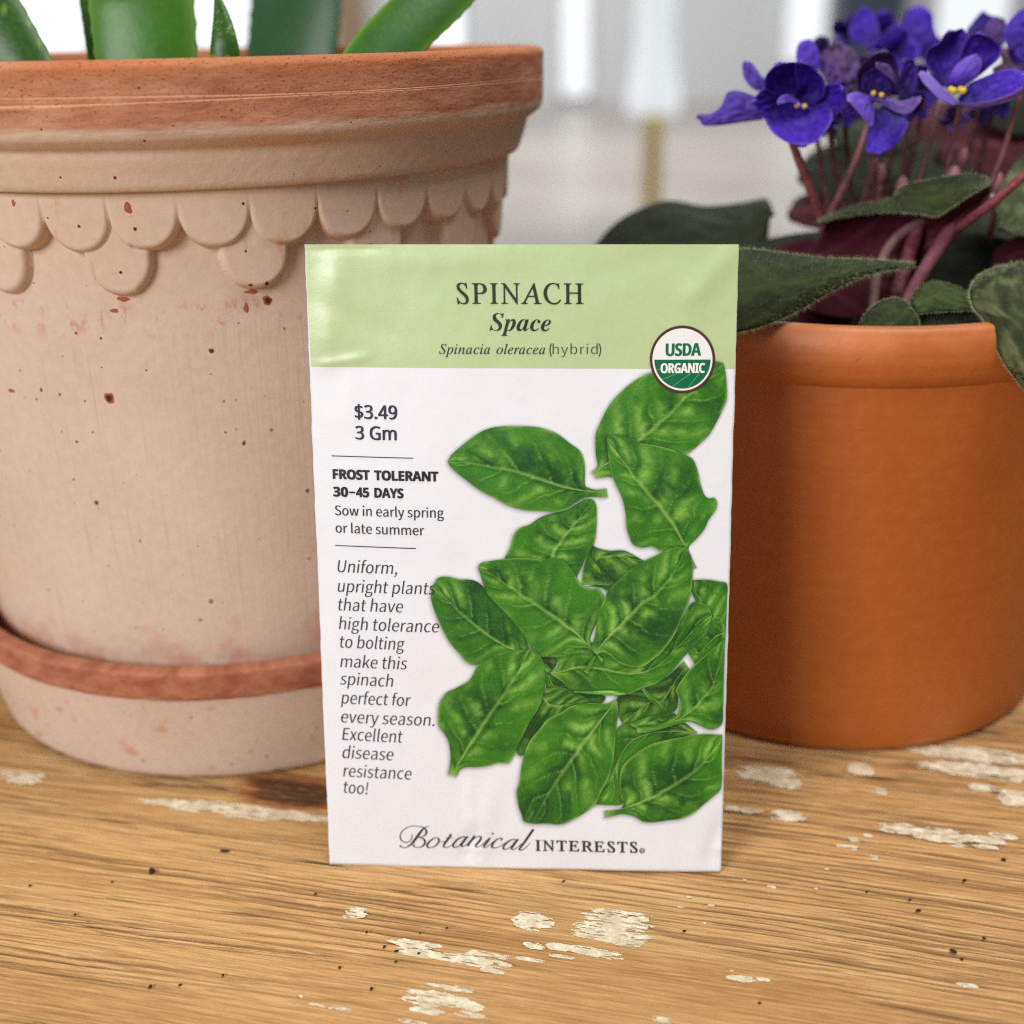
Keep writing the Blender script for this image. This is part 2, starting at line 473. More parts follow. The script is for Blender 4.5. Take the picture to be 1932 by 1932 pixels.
for i, (cx, cy, hw, hh) in enumerate(PAINT):
    c0 = to_local(on_z(cx, cy)); a = abs(to_local(on_z(cx + hw, cy + hw * .12)) - c0)[0]; b = abs(to_local(on_z(cx, cy + hh)) - to_local(on_z(cx, cy - hh)))[1] / 2
    nu, nv = max(4, int(2.6 * a / CELL)), max(4, int(2.8 * b / CELL))
    u = (np.arange(nu) - nu / 2) * CELL; v = (np.arange(nv) - nv / 2) * CELL
    U, W = np.meshgrid(u, v)
    gu, gv = c0[0] + U, c0[1] + W
    e1 = 1 - ((np.abs(U) / a) ** 2.4 + (np.abs(W) / b) ** 2.4)
    nz = fbm(gu * 200, gv * 950, 11, 4) - .5
    nz2 = fbm(gu * 700, gv * 2000, 23, 3) - .5
    mask = e1 * .80 + nz * 1.3 + nz2 * .85 > .09
    holes = (fbm(gu * 330, gv * 2400, 41, 3) > .66) & (e1 < .75)
    mask &= ~holes
    idx = np.argwhere(mask)
    if not len(idx): continue
    key = -np.ones((nv + 1, nu + 1), int)
    corners = np.zeros((nv + 1, nu + 1), bool)
    for dy in (0, 1):
        for dx in (0, 1): corners[idx[:, 0] + dy, idx[:, 1] + dx] = True
    cc = np.argwhere(corners)
    key[cc[:, 0], cc[:, 1]] = np.arange(len(cc))
    lu = c0[0] + (cc[:, 1] - nu / 2 - .5) * CELL; lv = c0[1] + (cc[:, 0] - nv / 2 - .5) * CELL
    lu = lu + (rng.random(len(cc)) - .5) * CELL * .3; lv = lv + (rng.random(len(cc)) - .5) * CELL * .3
    xy = from_local(lu, lv)
    V = np.column_stack([xy, .00003 + .00002 * rng.random(len(cc)) + .000001 * i])
    y0, x0 = idx[:, 0], idx[:, 1]
    mesh_obj('paint_flake', V, np.stack([key[y0, x0], key[y0, x0 + 1], key[y0 + 1, x0 + 1], key[y0 + 1, x0]], -1), paint_m, table, smooth=False)


def crumb_geo(c, rx, ry, rz, rot, seed):
    r = np.random.default_rng(seed)
    nu, nv = 9, 6
    V = []
    for j in range(nv):
        ph = -math.pi / 2 + math.pi * j / (nv - 1)
        for i in range(nu):
            a = 2 * math.pi * i / nu; k = 1 + .35 * (r.random() - .5)
            x, y, z = rx * math.cos(ph) * math.cos(a) * k, ry * math.cos(ph) * math.sin(a) * k, rz * (math.sin(ph) * k + .8)
            V.append((c[0] + x * math.cos(rot) - y * math.sin(rot), c[1] + x * math.sin(rot) + y * math.cos(rot), max(z, 0) + .0001))
    return np.array(V), grid_faces(nu, nv, True)


soil_m = plain('dark_soil', srgb(44, 36, 26), .9)
CRUMBS = [(287, 1646, 8, 5, 1.9, 'long dark crumb lying end-on below the pale saucer, largest on the table'), (424, 1607, 9, 3, -.2, 'thin dark sliver lying between the pale saucer and the packet corner')]
for (x, y, a, b, rot, lab) in CRUMBS:
    p = on_z(x, y); k = .24 / F * 1.25
    o = mesh_obj('soil_crumb', *crumb_geo(p, a * k, b * k, b * k * .6, rot, int(x)), soil_m, loc=p)
    tag(o, lab, 'crumb', 'dark crumbs on the table')
for (x, y, a) in [(595, 1688, 4), (284, 1863, 5), (340, 1860, 4), (701, 1867, 4.5), (748, 1796, 5), (142, 1727, 4), (57, 1672, 4), (692, 1760, 4), (1732, 1720, 5.5), (1798, 1797, 7), (1814, 1811, 4),
                  (1856, 1772, 4.5), (1819, 1663, 5), (1291, 1758, 4), (1063, 1664, 4), (1893, 1624, 6), (725, 1788, 4), (790, 1800, 3.5), (747, 1816, 3.5), (421, 1841, 3.5), (641, 1827, 4), (1635, 1684, 3.5), (1716, 1699, 4), (1433, 1894, 3.5), (212, 1665, 3.5), (793, 1761, 3), (843, 1752, 3)]:
    p = on_z(x, y); k = .23 / F * .85
    o = mesh_obj('soil_crumb', *crumb_geo(p, a * k * 1.15, a * k * .8, a * k * .5, x * .37, int(x + y)), soil_m, loc=p)
    tag(o, 'tiny dark soil crumb scattered on the bare weathered tabletop', 'crumb', 'dark crumbs on the table')

# ------------------------------------------------------------------ tall whitewashed pot and its saucer
LC = np.array([-.074, .3181, 0.0])


def clay_material(name, kind):
    """pale slip over terracotta; object z runs up the pot from the table"""
    m = NT(name); v = m.coord('Object'); x, y, z = m.xyz(v)
    ang = m.n('ShaderNodeMath', {0: x, 1: m.math('MULTIPLY', y, -1.0)}, operation='ARCTAN2').outputs[0]
    cyl = m.n('ShaderNodeCombineXYZ', {0: m.math('MULTIPLY', ang, .077), 1: z, 2: 0.0}).outputs[0]
    soft = m.noise(cyl, 22, 4); fine = m.noise(cyl, 420, 4, .6)
    streak = m.noise(m.mapping(cyl, (900, 26, 900)), 1, 3, .6)
    hor = m.noise(m.mapping(cyl, (130, 420, 70)), 1, 5, .68) if kind == 'rim' else m.noise(m.mapping(cyl, (160, 240, 160)), 1, 5, .7)
    pale = m.mix(m.ss(soft, .3, .7), srgb(199, 177, 160), srgb(208, 188, 173))
    pale = m.mix(m.math('MAXIMUM', m.math('MULTIPLY', m.ss(m.noise(cyl, 9, 3), .46, .66), .7), m.ss(z, .108, .126, 0, .6)), pale, srgb(205, 178, 150))
    pale = m.mix(m.ss(fine, .35, .75, 0, .35), pale, srgb(222, 200, 180))
    if kind == 'body': pale = m.mix(m.math('MULTIPLY', m.ss(streak, .58, .74, 0, .4), m.ss(z, .114, .108)), pale, srgb(178, 142, 118))
    terra = m.mix(m.ss(hor, .3, .7), srgb(156, 98, 70), srgb(180, 122, 90))
    terra = m.mix(m.ss(m.noise(cyl, 60, 4), .45, .7, 0, .6), terra, srgb(192, 132, 98))
    edge = m.math('MULTIPLY', m.math('SUBTRACT', m.noise(m.mapping(cyl, (70, 300, 70)), 1, 5, .65), .5), .004)
    zz = m.math('ADD', z, edge)
    hb = m.math('MULTIPLY', fine, .25)
    if kind == 'rim':
        c = m.mix(m.ss(zz, .1488, .1512), pale, terra)
        c = m.mix(m.ss(zz, .1585, .1605, 0, .65), c, srgb(188, 112, 68))
        c = m.mix(m.math('MULTIPLY', m.ss(m.noise(m.mapping(cyl, (45, 120, 45), loc=(8, 3, 0)), 1, 5, .65), .48, .70), .42), c, srgb(204, 160, 128))
        scr = m.noise(m.mapping(cyl, (5, 380, 5), loc=(.3, .77, 0)), 1, 2)
        band = m.math('MULTIPLY', m.ss(z, .1535, .1542), m.ss(z, .1563, .1556))
        ln = m.math('MULTIPLY', m.ss(m.math('ABSOLUTE', m.math('SUBTRACT', scr, .5)), .035, .008), band)
        c = m.mix(m.math('MULTIPLY', ln, .8), c, srgb(226, 170, 128))
        # dark pitting, denser towards the right-hand front
        pit = m.noise(m.mapping(cyl, (1300, 2300, 900)), 1, 3, .6)
        dens = m.ss(m.noise(m.mapping(cyl, (24, 60, 24), loc=(6, 0, 0)), 1, 3), .38, .62)
        pm = m.math('MULTIPLY', m.math('MULTIPLY', m.ss(pit, .60, .67), dens), m.ss(zz, .150, .152))
        c = m.mix(m.math('MULTIPLY', pm, .75), c, srgb(104, 50, 28))
        hb = m.math('ADD', m.math('MULTIPLY', m.math('MULTIPLY', hor, .9), m.ss(zz, .1475, .151, .15, 1)), m.math('MULTIPLY', fine, .5))
        hb = m.math('SUBTRACT', m.math('SUBTRACT', hb, m.math('MULTIPLY', pm, .8)), m.math('MULTIPLY', ln, .4))
    elif kind == 'body':
        low = m.math('ADD', z, m.math('MULTIPLY', m.math('SUBTRACT', m.noise(m.mapping(cyl, (70, 90, 70)), 1, 5, .65), .5), .05))
        c = m.mix(m.ss(low, .040, .020, 0, .85), pale, srgb(196, 120, 84))
        # worn spots under the tongues
        un = m.math('MULTIPLY', m.math('MULTIPLY', m.ss(z, .106, .1115), m.ss(z, .118, .1135)), m.ss(m.noise(m.mapping(cyl, (260, 160, 260)), 1, 4, .7), .54, .64))
        c = m.mix(m.math('MULTIPLY', un, .5), c, srgb(190, 112, 78))
        st = m.math('MULTIPLY', m.ss(m.noise(m.mapping(cyl, (60, 80, 60), loc=(3, 8, 0)), 1, 4, .6), .60, .72), m.ss(z, .075, .04))
        c = m.mix(m.math('MULTIPLY', st, .55), c, srgb(204, 140, 106))
        # crevice wear between tongues is modelled; a little bare clay shows through above
        wt = m.math('MULTIPLY', m.ss(m.noise(m.mapping(cyl, (180, 60, 180), loc=(1, 2, 0)), 1, 4, .6), .60, .70), m.ss(z, .112, .118))
        c = m.mix(m.math('MULTIPLY', wt, .5), c, srgb(196, 138, 106))
        hb = m.math('ADD', hb, m.math('MULTIPLY', m.math('MULTIPLY', streak, .3), m.ss(z, .114, .108)))
    else:
        zz = m.math('ADD', zz, m.math('MULTIPLY', m.math('SUBTRACT', m.noise(m.mapping(cyl, (120, 160, 120)), 1, 4, .7), .5), .0030))
        c = m.mix(m.ss(zz, .0242, .0260), pale, m.mix(m.ss(hor, .35, .65), srgb(150, 88, 62), srgb(180, 118, 90)))
        sp = m.math('MULTIPLY', m.ss(m.noise(v, 150, 4, .6), .58, .68), m.ss(z, .026, .02))
        c = m.mix(m.math('MULTIPLY', sp, .6), c, srgb(196, 124, 92))
    # pin holes and chips through the slip
    vn = m.n('ShaderNodeTexVoronoi', {'Vector': cyl, 'Scale': 125.0}, voronoi_dimensions='2D')
    vd, cells = vn.outputs['Distance'], vn.outputs['Color']
    rnd = m.xyz(cells)
    size = m.math('ADD', m.math('MULTIPLY', m.math('POWER', rnd[0], 4.0), .028), .018)
    size = m.math('MULTIPLY', size, m.math('GREATER_THAN', rnd[1], .45))
    dn = m.math('ADD', vd, m.math('MULTIPLY', m.math('SUBTRACT', m.noise(cyl, 1100, 2), .5), .07))
    hole = m.math('LESS_THAN', dn, size)
    core = m.math('LESS_THAN', m.math('MULTIPLY', dn, 1.7), size)
    c = m.mix(hole, c, srgb(168, 88, 58)); c = m.mix(core, c, srgb(72, 42, 28))
    hb = m.math('SUBTRACT', hb, m.math('MULTIPLY', hole, .9))
    return m.out(c, .82, m.bump(hb, .55, .0007), Specular_IOR_Level=.25)


clay_body, clay_rim, clay_saucer = clay_material('whitewashed_clay', 'body'), clay_material('rim_clay', 'rim'), clay_material('saucer_clay', 'saucer')
m = NT('plain_terracotta_inside'); v = m.coord()
inside_m = m.out(m.mix(m.noise(v, 40, 4), srgb(168, 96, 62), srgb(196, 124, 86)), .85)

saucer = empty('saucer', LC); tag(saucer, 'round pale clay saucer with a bare terracotta lip under the tall scalloped pot', 'saucer')
prof = rounded([(.0005, .0), (.068, .0), (.0704, .0012), (.0752, .0250), (.0763, .0258), (.0768, .0326), (.0722, .0326), (.0702, .0070), (.0005, .0068)], .0012)
lathe('saucer_bowl', profile(prof, .0012), LC, clay_saucer, saucer, 160)

pot = empty('scalloped_pot', LC + [0, 0, .0068]); pot['_o'] = tuple(LC)
pot.location = tuple(LC)
tag(pot, 'tall whitewashed clay pot with scalloped relief and a wide terracotta rim', 'plant pot')

N_T = 34; TH0 = .0403; DT = 2 * math.pi / N_T


def tongues(T, Z):
    """relief of two rows of hanging tongues: outward offset in metres"""
    def row(T, Z, dt, th0, ztop, zbot, hw):
        k = np.floor((T - th0 + dt / 2) / dt)
        d = (T - th0 + dt / 2) % dt - dt / 2
        jit = .00025 * np.sin(k * 12.9 + zbot * 900)
        ux = d * .0745 + jit
        zb = zbot + .0003 * np.sin(k * 7.7 + 1)
        zr = zb + hw * 1.18
        dz = np.maximum(zr - Z, 0) / 1.18
        wid = hw * (1 + .13 * np.clip((Z - zr + .001) / .008, 0, 1))
        sd = (np.abs(ux) ** 2.15 + dz ** 2.15) ** (1 / 2.15) - wid                     # <0 inside
        return np.where(Z < ztop + .001, np.clip(-sd / .0015, 0, 1), 0)
    s = lambda t: np.clip(1 - (1 - t) ** 2.2, 0, 1) ** .62
    a = s(row(T, Z, DT, TH0, .1400, .1258, DT * .0745 * .555))
    b = s(row(T, Z, 2 * DT, TH0 - DT / 2, .1400, .1170, DT * .0745 * .53))
    return np.maximum(a * .0032, b * .0021)


zs = np.r_[np.linspace(.0085, .112, 60), np.linspace(.1125, .1395, 110)]
rb = np.interp(zs, [.008, .02, .05, .08, .112, .1395], [.0665, .0679, .0690, .0700, .0710, .0722])
prof = np.vstack([[(.0005, .0068), (.0655, .0068)], np.stack([rb, zs], -1)])
nseg = 1360
th = np.linspace(0, 2 * np.pi, nseg, endpoint=False)
T, R = np.meshgrid(th, prof[:, 0]); Z = np.repeat(prof[:, 1][:, None], nseg, 1)
R = R + tongues(T, Z)
wob = .0003 * np.sin(3 * T + 1) + .0002 * np.sin(7 * T)
R = np.where(R > .01, R + wob, R)
V = np.stack([LC[0] + R * np.sin(T), LC[1] - R * np.cos(T), Z], -1).reshape(-1, 3)
mesh_obj('body', V, grid_faces(nseg, len(prof), True), clay_body, pot)
# chips through the slip, bare clay with a dark heart
m = NT('bare_clay_chip')
chip_m = m.out(m.n('ShaderNodeVertexColor', layer_name='Col').outputs['Color'], .9, m.bump(m.noise(m.coord(), 1500, 3), .6, .0006), Specular_IOR_Level=.2)


def body_r(t, z): return np.interp(z, zs, rb) + tongues(np.asarray(t), np.asarray(z)) + .0003 * np.sin(3 * np.asarray(t) + 1) + .0002 * np.sin(7 * np.asarray(t))


for i, (x, y, rx, ry, core) in enumerate([(205.7, 750.8, 10, 10, 1), (399, 662, 4.5, 5, 1), (460, 836, 4, 4.5, 1), (512, 811, 3.5, 3, 0), (183, 949, 5, 4, 1), (22, 737, 8, 4, 0), (78, 736, 3.5, 4, 1), (69, 753, 3, 3, 1), (398, 1135, 5, 4, 0),
        (580, 925, 4, 4, 1), (190, 638, 3, 3, 1), (145, 833, 3, 3, 1), (241, 393, 8, 10, 0), (255, 432, 4, 4, 1), (149, 427, 3, 3, 1), (26, 383, 4, 5, 0), (228, 514, 3.5, 3.5, 1), (473, 538, 3.5, 3.5, 1), (503, 535, 4.5, 4, 1), (506, 567, 11, 9, 1),
        (465, 582, 5, 10, 0), (233, 564, 12, 5.5, 0), (476, 550, 13, 4, 0), (216, 586, 9, 4, 0), (698, 463, 7, 3, 1), (378, 1170, 4, 3, 0)]):
    d = ray(x, y); tt = np.linspace(.18, .36, 4000); P = CP + d * tt[:, None]
    th_ = np.arctan2(P[:, 0] - LC[0], -(P[:, 1] - LC[1])); rr = np.hypot(P[:, 0] - LC[0], P[:, 1] - LC[1])
    k = int(np.argmax(rr < body_r(th_, P[:, 2])))
    t0, z0, pxm = th_[k], P[k, 2], tt[k] / F
    r_ = np.random.default_rng(500 + i); na = 26
    a = np.linspace(0, 2 * np.pi, na, endpoint=False)
    wob = 1 + .28 * np.interp(a, np.linspace(0, 2 * np.pi, 9), (lambda q: np.r_[q, q[0]])(r_.random(8) - .5)) * 2 + .16 * (r_.random(na) - .5)
    ring_ = np.array([.02, .3, .5, .75, 1.0])
    A2, R2 = np.meshgrid(a, ring_); Wb = np.repeat(wob[None], 5, 0)
    tq = t0 + R2 * Wb * rx * pxm * np.cos(A2) / .073; zq = z0 - R2 * Wb * ry * pxm * 1.05 * np.sin(A2)
    rq = body_r(tq, zq) + .00007 * (1 - R2 ** 4)
    V = np.stack([LC[0] + rq * np.sin(tq), LC[1] - rq * np.cos(tq), zq], -1).reshape(-1, 3)
    cc_ = np.tile(np.array(srgb(162, 92, 62)), (5 * na, 1)) * (.8 + .4 * r_.random((5 * na, 1)))
    if core: cc_[:na * 3] = np.array(srgb(74, 46, 32)) * (.7 + .6 * r_.random((na * 3, 1)))
    mesh_obj('chip', V, grid_faces(na, 5, True), chip_m, pot, colors=cc_)
prof = rounded([(.0722, .1388), (.0722, .1378), (.0771, .1380), (.0779, .1390), (.0796, .1440), (.0799, .1458), (.0812, .1466), (.0834, .1482), (.0838, .1505), (.0840, .1610), (.0828, .1620), (.0778, .1620), (.0758, .1560), (.0735, .1405), (.0722, .1388)], .0011, 5)
lathe('rim', profile(prof, .0005), LC, clay_rim, pot, 512, relief=lambda T, Z: .00025 * np.sin(3 * T + 1) + .00015 * np.sin(9 * T + 2) + .00022 * (fbm(T * 30, Z * 900, 5, 3) - .5) * (Z > .15))
lathe('liner', profile([(.0715, .1395), (.0690, .12), (.0660, .10), (.0005, .10)], .003), LC, inside_m, pot, 96)
m = NT('potting_soil'); v = m.coord()
soil_top = m.out(m.ramp(m.noise(v, 260, 6, .7), [(.3, srgb(28, 20, 14)), (.7, srgb(74, 54, 40))]), .95, m.bump(m.noise(v, 200, 5, .7), 1, .004))


def soil_disc(name, c, r, z, label):
    rr = np.linspace(.0003, r, 26); nseg = 90
    th = np.linspace(0, 2 * np.pi, nseg, endpoint=False)
    T, R = np.meshgrid(th, rr)
    X = c[0] + R * np.sin(T); Y = c[1] - R * np.cos(T)
    Zz = z + .005 * (fbm(X * 160, Y * 160, 3, 4) - .5)
    o = mesh_obj(name, np.stack([X, Y, Zz], -1).reshape(-1, 3), grid_faces(nseg, len(rr), True), soil_top, loc=(c[0], c[1], z))
    tag(o, label, 'soil', kind='stuff')


soil_disc('potting_soil', LC, .0748, .148, 'dark potting soil filling the tall scalloped pot')

# ------------------------------------------------------------------ smooth terracotta pot
RC = np.array([.086, .3131, 0.0])
m = NT('smooth_terracotta'); v = m.coord('Object'); x, y, z = m.xyz(v)
c = m.mix(m.ss(m.noise(m.mapping(v, (8, 8, 20)), 1, 2), .3, .7), srgb(166, 87, 31), srgb(173, 94, 35))
c = m.mix(m.ss(m.noise(v, 300, 4, .6), .4, .75, 0, .25), c, srgb(190, 112, 54))
c = m.mix(m.math('MULTIPLY', m.ss(z, .097, .103), m.ss(m.noise(v, 70, 4), .25, .7, .2, .8)), c, srgb(200, 122, 74))
pv = m.noise(m.mapping(v, (700, 700, 1100)), 1, 2)
pt = m.math('MULTIPLY', m.ss(pv, .70, .74), m.math('MULTIPLY', m.ss(z, .095, .0965), m.ss(z, .1015, .0995)))
c = m.mix(m.math('MULTIPLY', pt, .8), c, srgb(120, 58, 28))
ring = m.noise(m.mapping(v, (3, 3, 420)), 1, 3)
hb = m.math('SUBTRACT', m.math('ADD', m.math('MULTIPLY', ring, .35), m.math('MULTIPLY', m.noise(v, 700, 3), .3)), m.math('MULTIPLY', pt, .8))
terra_m = m.out(c, .46, m.bump(hb, .45, .0008), Specular_IOR_Level=.45)
rpot = empty('terracotta_pot', RC); tag(rpot, 'smooth orange terracotta pot with a rounded collar holding the purple violet', 'plant pot')
prof = np.vstack([[(.0005, .0015), (.0545, .0015)], rounded([(.0572, .0002), (.0588, .0010), (.0594, .006), (.0606, .05), (.0614, .088), (.0615, .0930)], .0015)])
lathe('body', profile(prof, .0012), RC, terra_m, rpot, 200)
prof = rounded([(.0612, .0925), (.0622, .0934), (.0634, .0952), (.0638, .0985), (.0634, .1025), (.0618, .1058), (.0592, .1062), (.0575, .1040), (.0565, .0900), (.0500, .0300), (.0005, .0250)], .0012, 4)
lathe('collar', profile(prof, .0009), RC, terra_m, rpot, 200)
soil_disc('potting_soil', RC, .0568, .0965, 'dark potting soil filling the smooth terracotta pot')

# ------------------------------------------------------------------ seed packet
PK_O = np.array([.001, .2129, .0006]); YAW, LEAN, PKH = -.0665, .1644, .1295
PK_A = np.array([math.cos(YAW), math.sin(YAW), 0])
PK_B = np.array([-math.sin(YAW) * math.sin(LEAN), math.cos(YAW) * math.sin(LEAN), math.cos(LEAN)])
PK_N = np.cross(PK_A, PK_B)


def pk(x, y):
    """point of the photograph -> plane coordinates (across, up) on the packet, in metres"""
    r = ray(x, y); t = ((PK_O - CP) @ PK_N) / (r @ PK_N)
    P = CP + r * np.asarray(t)[..., None] - PK_O
    return np.stack([P @ PK_A, P @ PK_B], -1)


CTL, CTR, CBR, CBL = [pk(*c) for c in ((575, 461), (1394, 461), (1360.5, 1645), (622, 1631))]


def ridge(q, p0, p1, wd, h):
    """a soft crease on the packet from frame point p0 to p1"""
    a, b = pk(*p0), pk(*p1); d = b - a; L = np.linalg.norm(d); d = d / L
    r = q - a; t = r @ d; s = r @ np.array([-d[1], d[0]])
    return h * np.exp(-(s / wd) ** 2) * np.clip(np.minimum(t, L - t) / (L * .35) + .35, 0, 1) * ((t > -L * .12) & (t < L * 1.12))


def pk_w(q):
    """height of the paper above its plane"""
    v = np.clip((q[..., 1] - CBL[1]) / (CTL[1] - CBL[1]), 0, 1)
    l = CBL[0] + (CTL[0] - CBL[0]) * v; r = CBR[0] + (CTR[0] - CBR[0]) * v
    u = np.clip((q[..., 0] - l) / (r - l), 0, 1)
    w = .0022 * np.sin(np.pi * u) ** .9 * np.sin(np.pi * np.clip(v * .96 + .02, 0, 1)) ** .7
    w = w + .0005 * np.sin(2.2 * np.pi * u + .6) * np.sin(np.pi * v) + .00025 * (fbm(q[..., 0] * 90 + 40, q[..., 1] * 60 + 40, 3, 3) - .5) * 2 * np.minimum(1, 12 * u * (1 - u))
    for a in ((( 1392, 463), (1290, 575), .0024, .00042), ((1330, 480), (1378, 640), .0030, -.00024), ((640, 470), (612, 690), .0032, .0004), ((585, 560), (760, 640), .0024, -.00018),
              ((600, 688), (700, 672), .0010, .00022), ((885, 1470), (892, 1560), .0016, .0004), ((900, 1560), (872, 1625), .0016, -.0004), ((925, 1480), (905, 1640), .0020, .00035),
              ((600, 1010), (612, 1200), .0020, -.0003), ((1366, 905), (1340, 912), .0006, .00006), ((1362, 1540), (1335, 1640), .0018, -.0004), ((585, 472), (720, 470), .0008, -.00018),
              ((700, 500), (1000, 480), .0026, .00022), ((1110, 520), (1300, 470), .0030, -.00022)):
        w = w + ridge(q, *a)
    for (x, y, s, h) in ((880, 1601, .0006, .0003), (905, 1612, .0008, -.0002), (1357, 1600, .0012, .0003), (985, 745, .0008, .00008)):
        d = q - pk(x, y); w = w + h * np.exp(-(d ** 2).sum(-1) / s ** 2)
    return w


def pk3(q, off=0.0):
    return PK_O + q[..., 0:1] * PK_A + q[..., 1:2] * PK_B + (pk_w(q) + off)[..., None] * PK_N


m = NT('coated_paper'); v = m.coord('Object')
paper_m = m.out(m.mix(m.noise(v, 300, 3), (.765, .785, .835), (.79, .81, .86)), .42, m.bump(m.noise(v, 1300, 3), .05, .0003), Specular_IOR_Level=.4)
m = NT('printed_green_band'); v = m.coord('Object')
band_m = m.out(m.mix(m.noise(v, 700, 3), srgb(177, 198, 143), srgb(189, 207, 157)), .33, m.bump(m.noise(v, 1500, 3), .08, .0003), Specular_IOR_Level=.7)
m = NT('printed_ink')
at_ = m.n('ShaderNodeVertexColor', layer_name='Col').outputs['Color']
ink_m = m.out(at_, .42, Specular_IOR_Level=.4)
m = NT('printed_pencil_drawing'); v = m.coord('Object')
at_ = m.n('ShaderNodeVertexColor', layer_name='Col').outputs['Color']
g = m.noise(m.mapping(v, (3600, 3600, 3600)), 1, 2, .6)
rgb_ = m.n('ShaderNodeSeparateColor', {'Color': at_}).outputs
grn = m.ss(m.math('SUBTRACT', rgb_[1], rgb_[2]), .02, .06)
c = m.mix(m.math('MULTIPLY', m.ss(g, .36, .5, .28, 0), grn), at_, (.012, .075, .012)); c = m.mix(m.math('MULTIPLY', m.ss(g, .52, .66, 0, .10), grn), c, (.28, .50, .12))
leafprint_m = m.out(c, .42, Specular_IOR_Level=.4)

packet = empty('seed_packet', PK_O)
tag(packet, 'spinach seed packet with pale green header and printed green leaves standing upright', 'seed packet')
nu, nv = 150, 220
u = np.linspace(0, 1, nu); vv = np.linspace(0, 1, nv); U, W = np.meshgrid(u, vv)
Q = ((CBL[None, None] * (1 - U[..., None]) + CBR[None, None] * U[..., None]) * (1 - W[..., None]) + (CTL[None, None] * (1 - U[..., None]) + CTR[None, None] * U[..., None]) * W[..., None])
wig = .00012 * (fbm(W * 40, W * 0 + 3, 9, 3) - .5) * 2
Q[..., 0] += wig * ((U < .01) * 1.0 + (U > .99) * 1.0)
front = pk3(Q).reshape(-1, 3)
qb = Q.copy()
back = PK_O + qb[..., 0:1] * PK_A + qb[..., 1:2] * PK_B - (.00035 + .0012 * (np.sin(np.pi * U) * np.sin(np.pi * W)) ** .8)[..., None] * PK_N
back = back.reshape(-1, 3); n = nu * nv
gf = grid_faces(nu, nv)
ring = np.r_[np.arange(nu), np.arange(1, nv) * nu + nu - 1, (nv - 1) * nu + np.arange(nu - 2, -1, -1), np.arange(nv - 2, 0, -1) * nu]
r2 = np.roll(ring, -1)
mesh_obj('envelope', np.vstack([front, back]), np.vstack([gf, gf[:, ::-1] + n, np.stack([ring + n, r2 + n, r2, ring], -1)]), paper_m, packet)

# green header band
hl, hr = pk(587, 691.5), pk(1386, 695.5)
vb = np.linspace(0, 1, 70); ub = np.linspace(.0004, .9996, 200); U, W = np.meshgrid(ub, vb)
lo = hl * (1 - U[..., None]) + hr * U[..., None]; hi = CTL * (1 - U[..., None]) + CTR * U[..., None]
Q = lo * (1 - W[..., None]) + hi * W[..., None]
mesh_obj('header_band', pk3(Q, .00003).reshape(-1, 3), grid_faces(200, 70), band_m, packet)

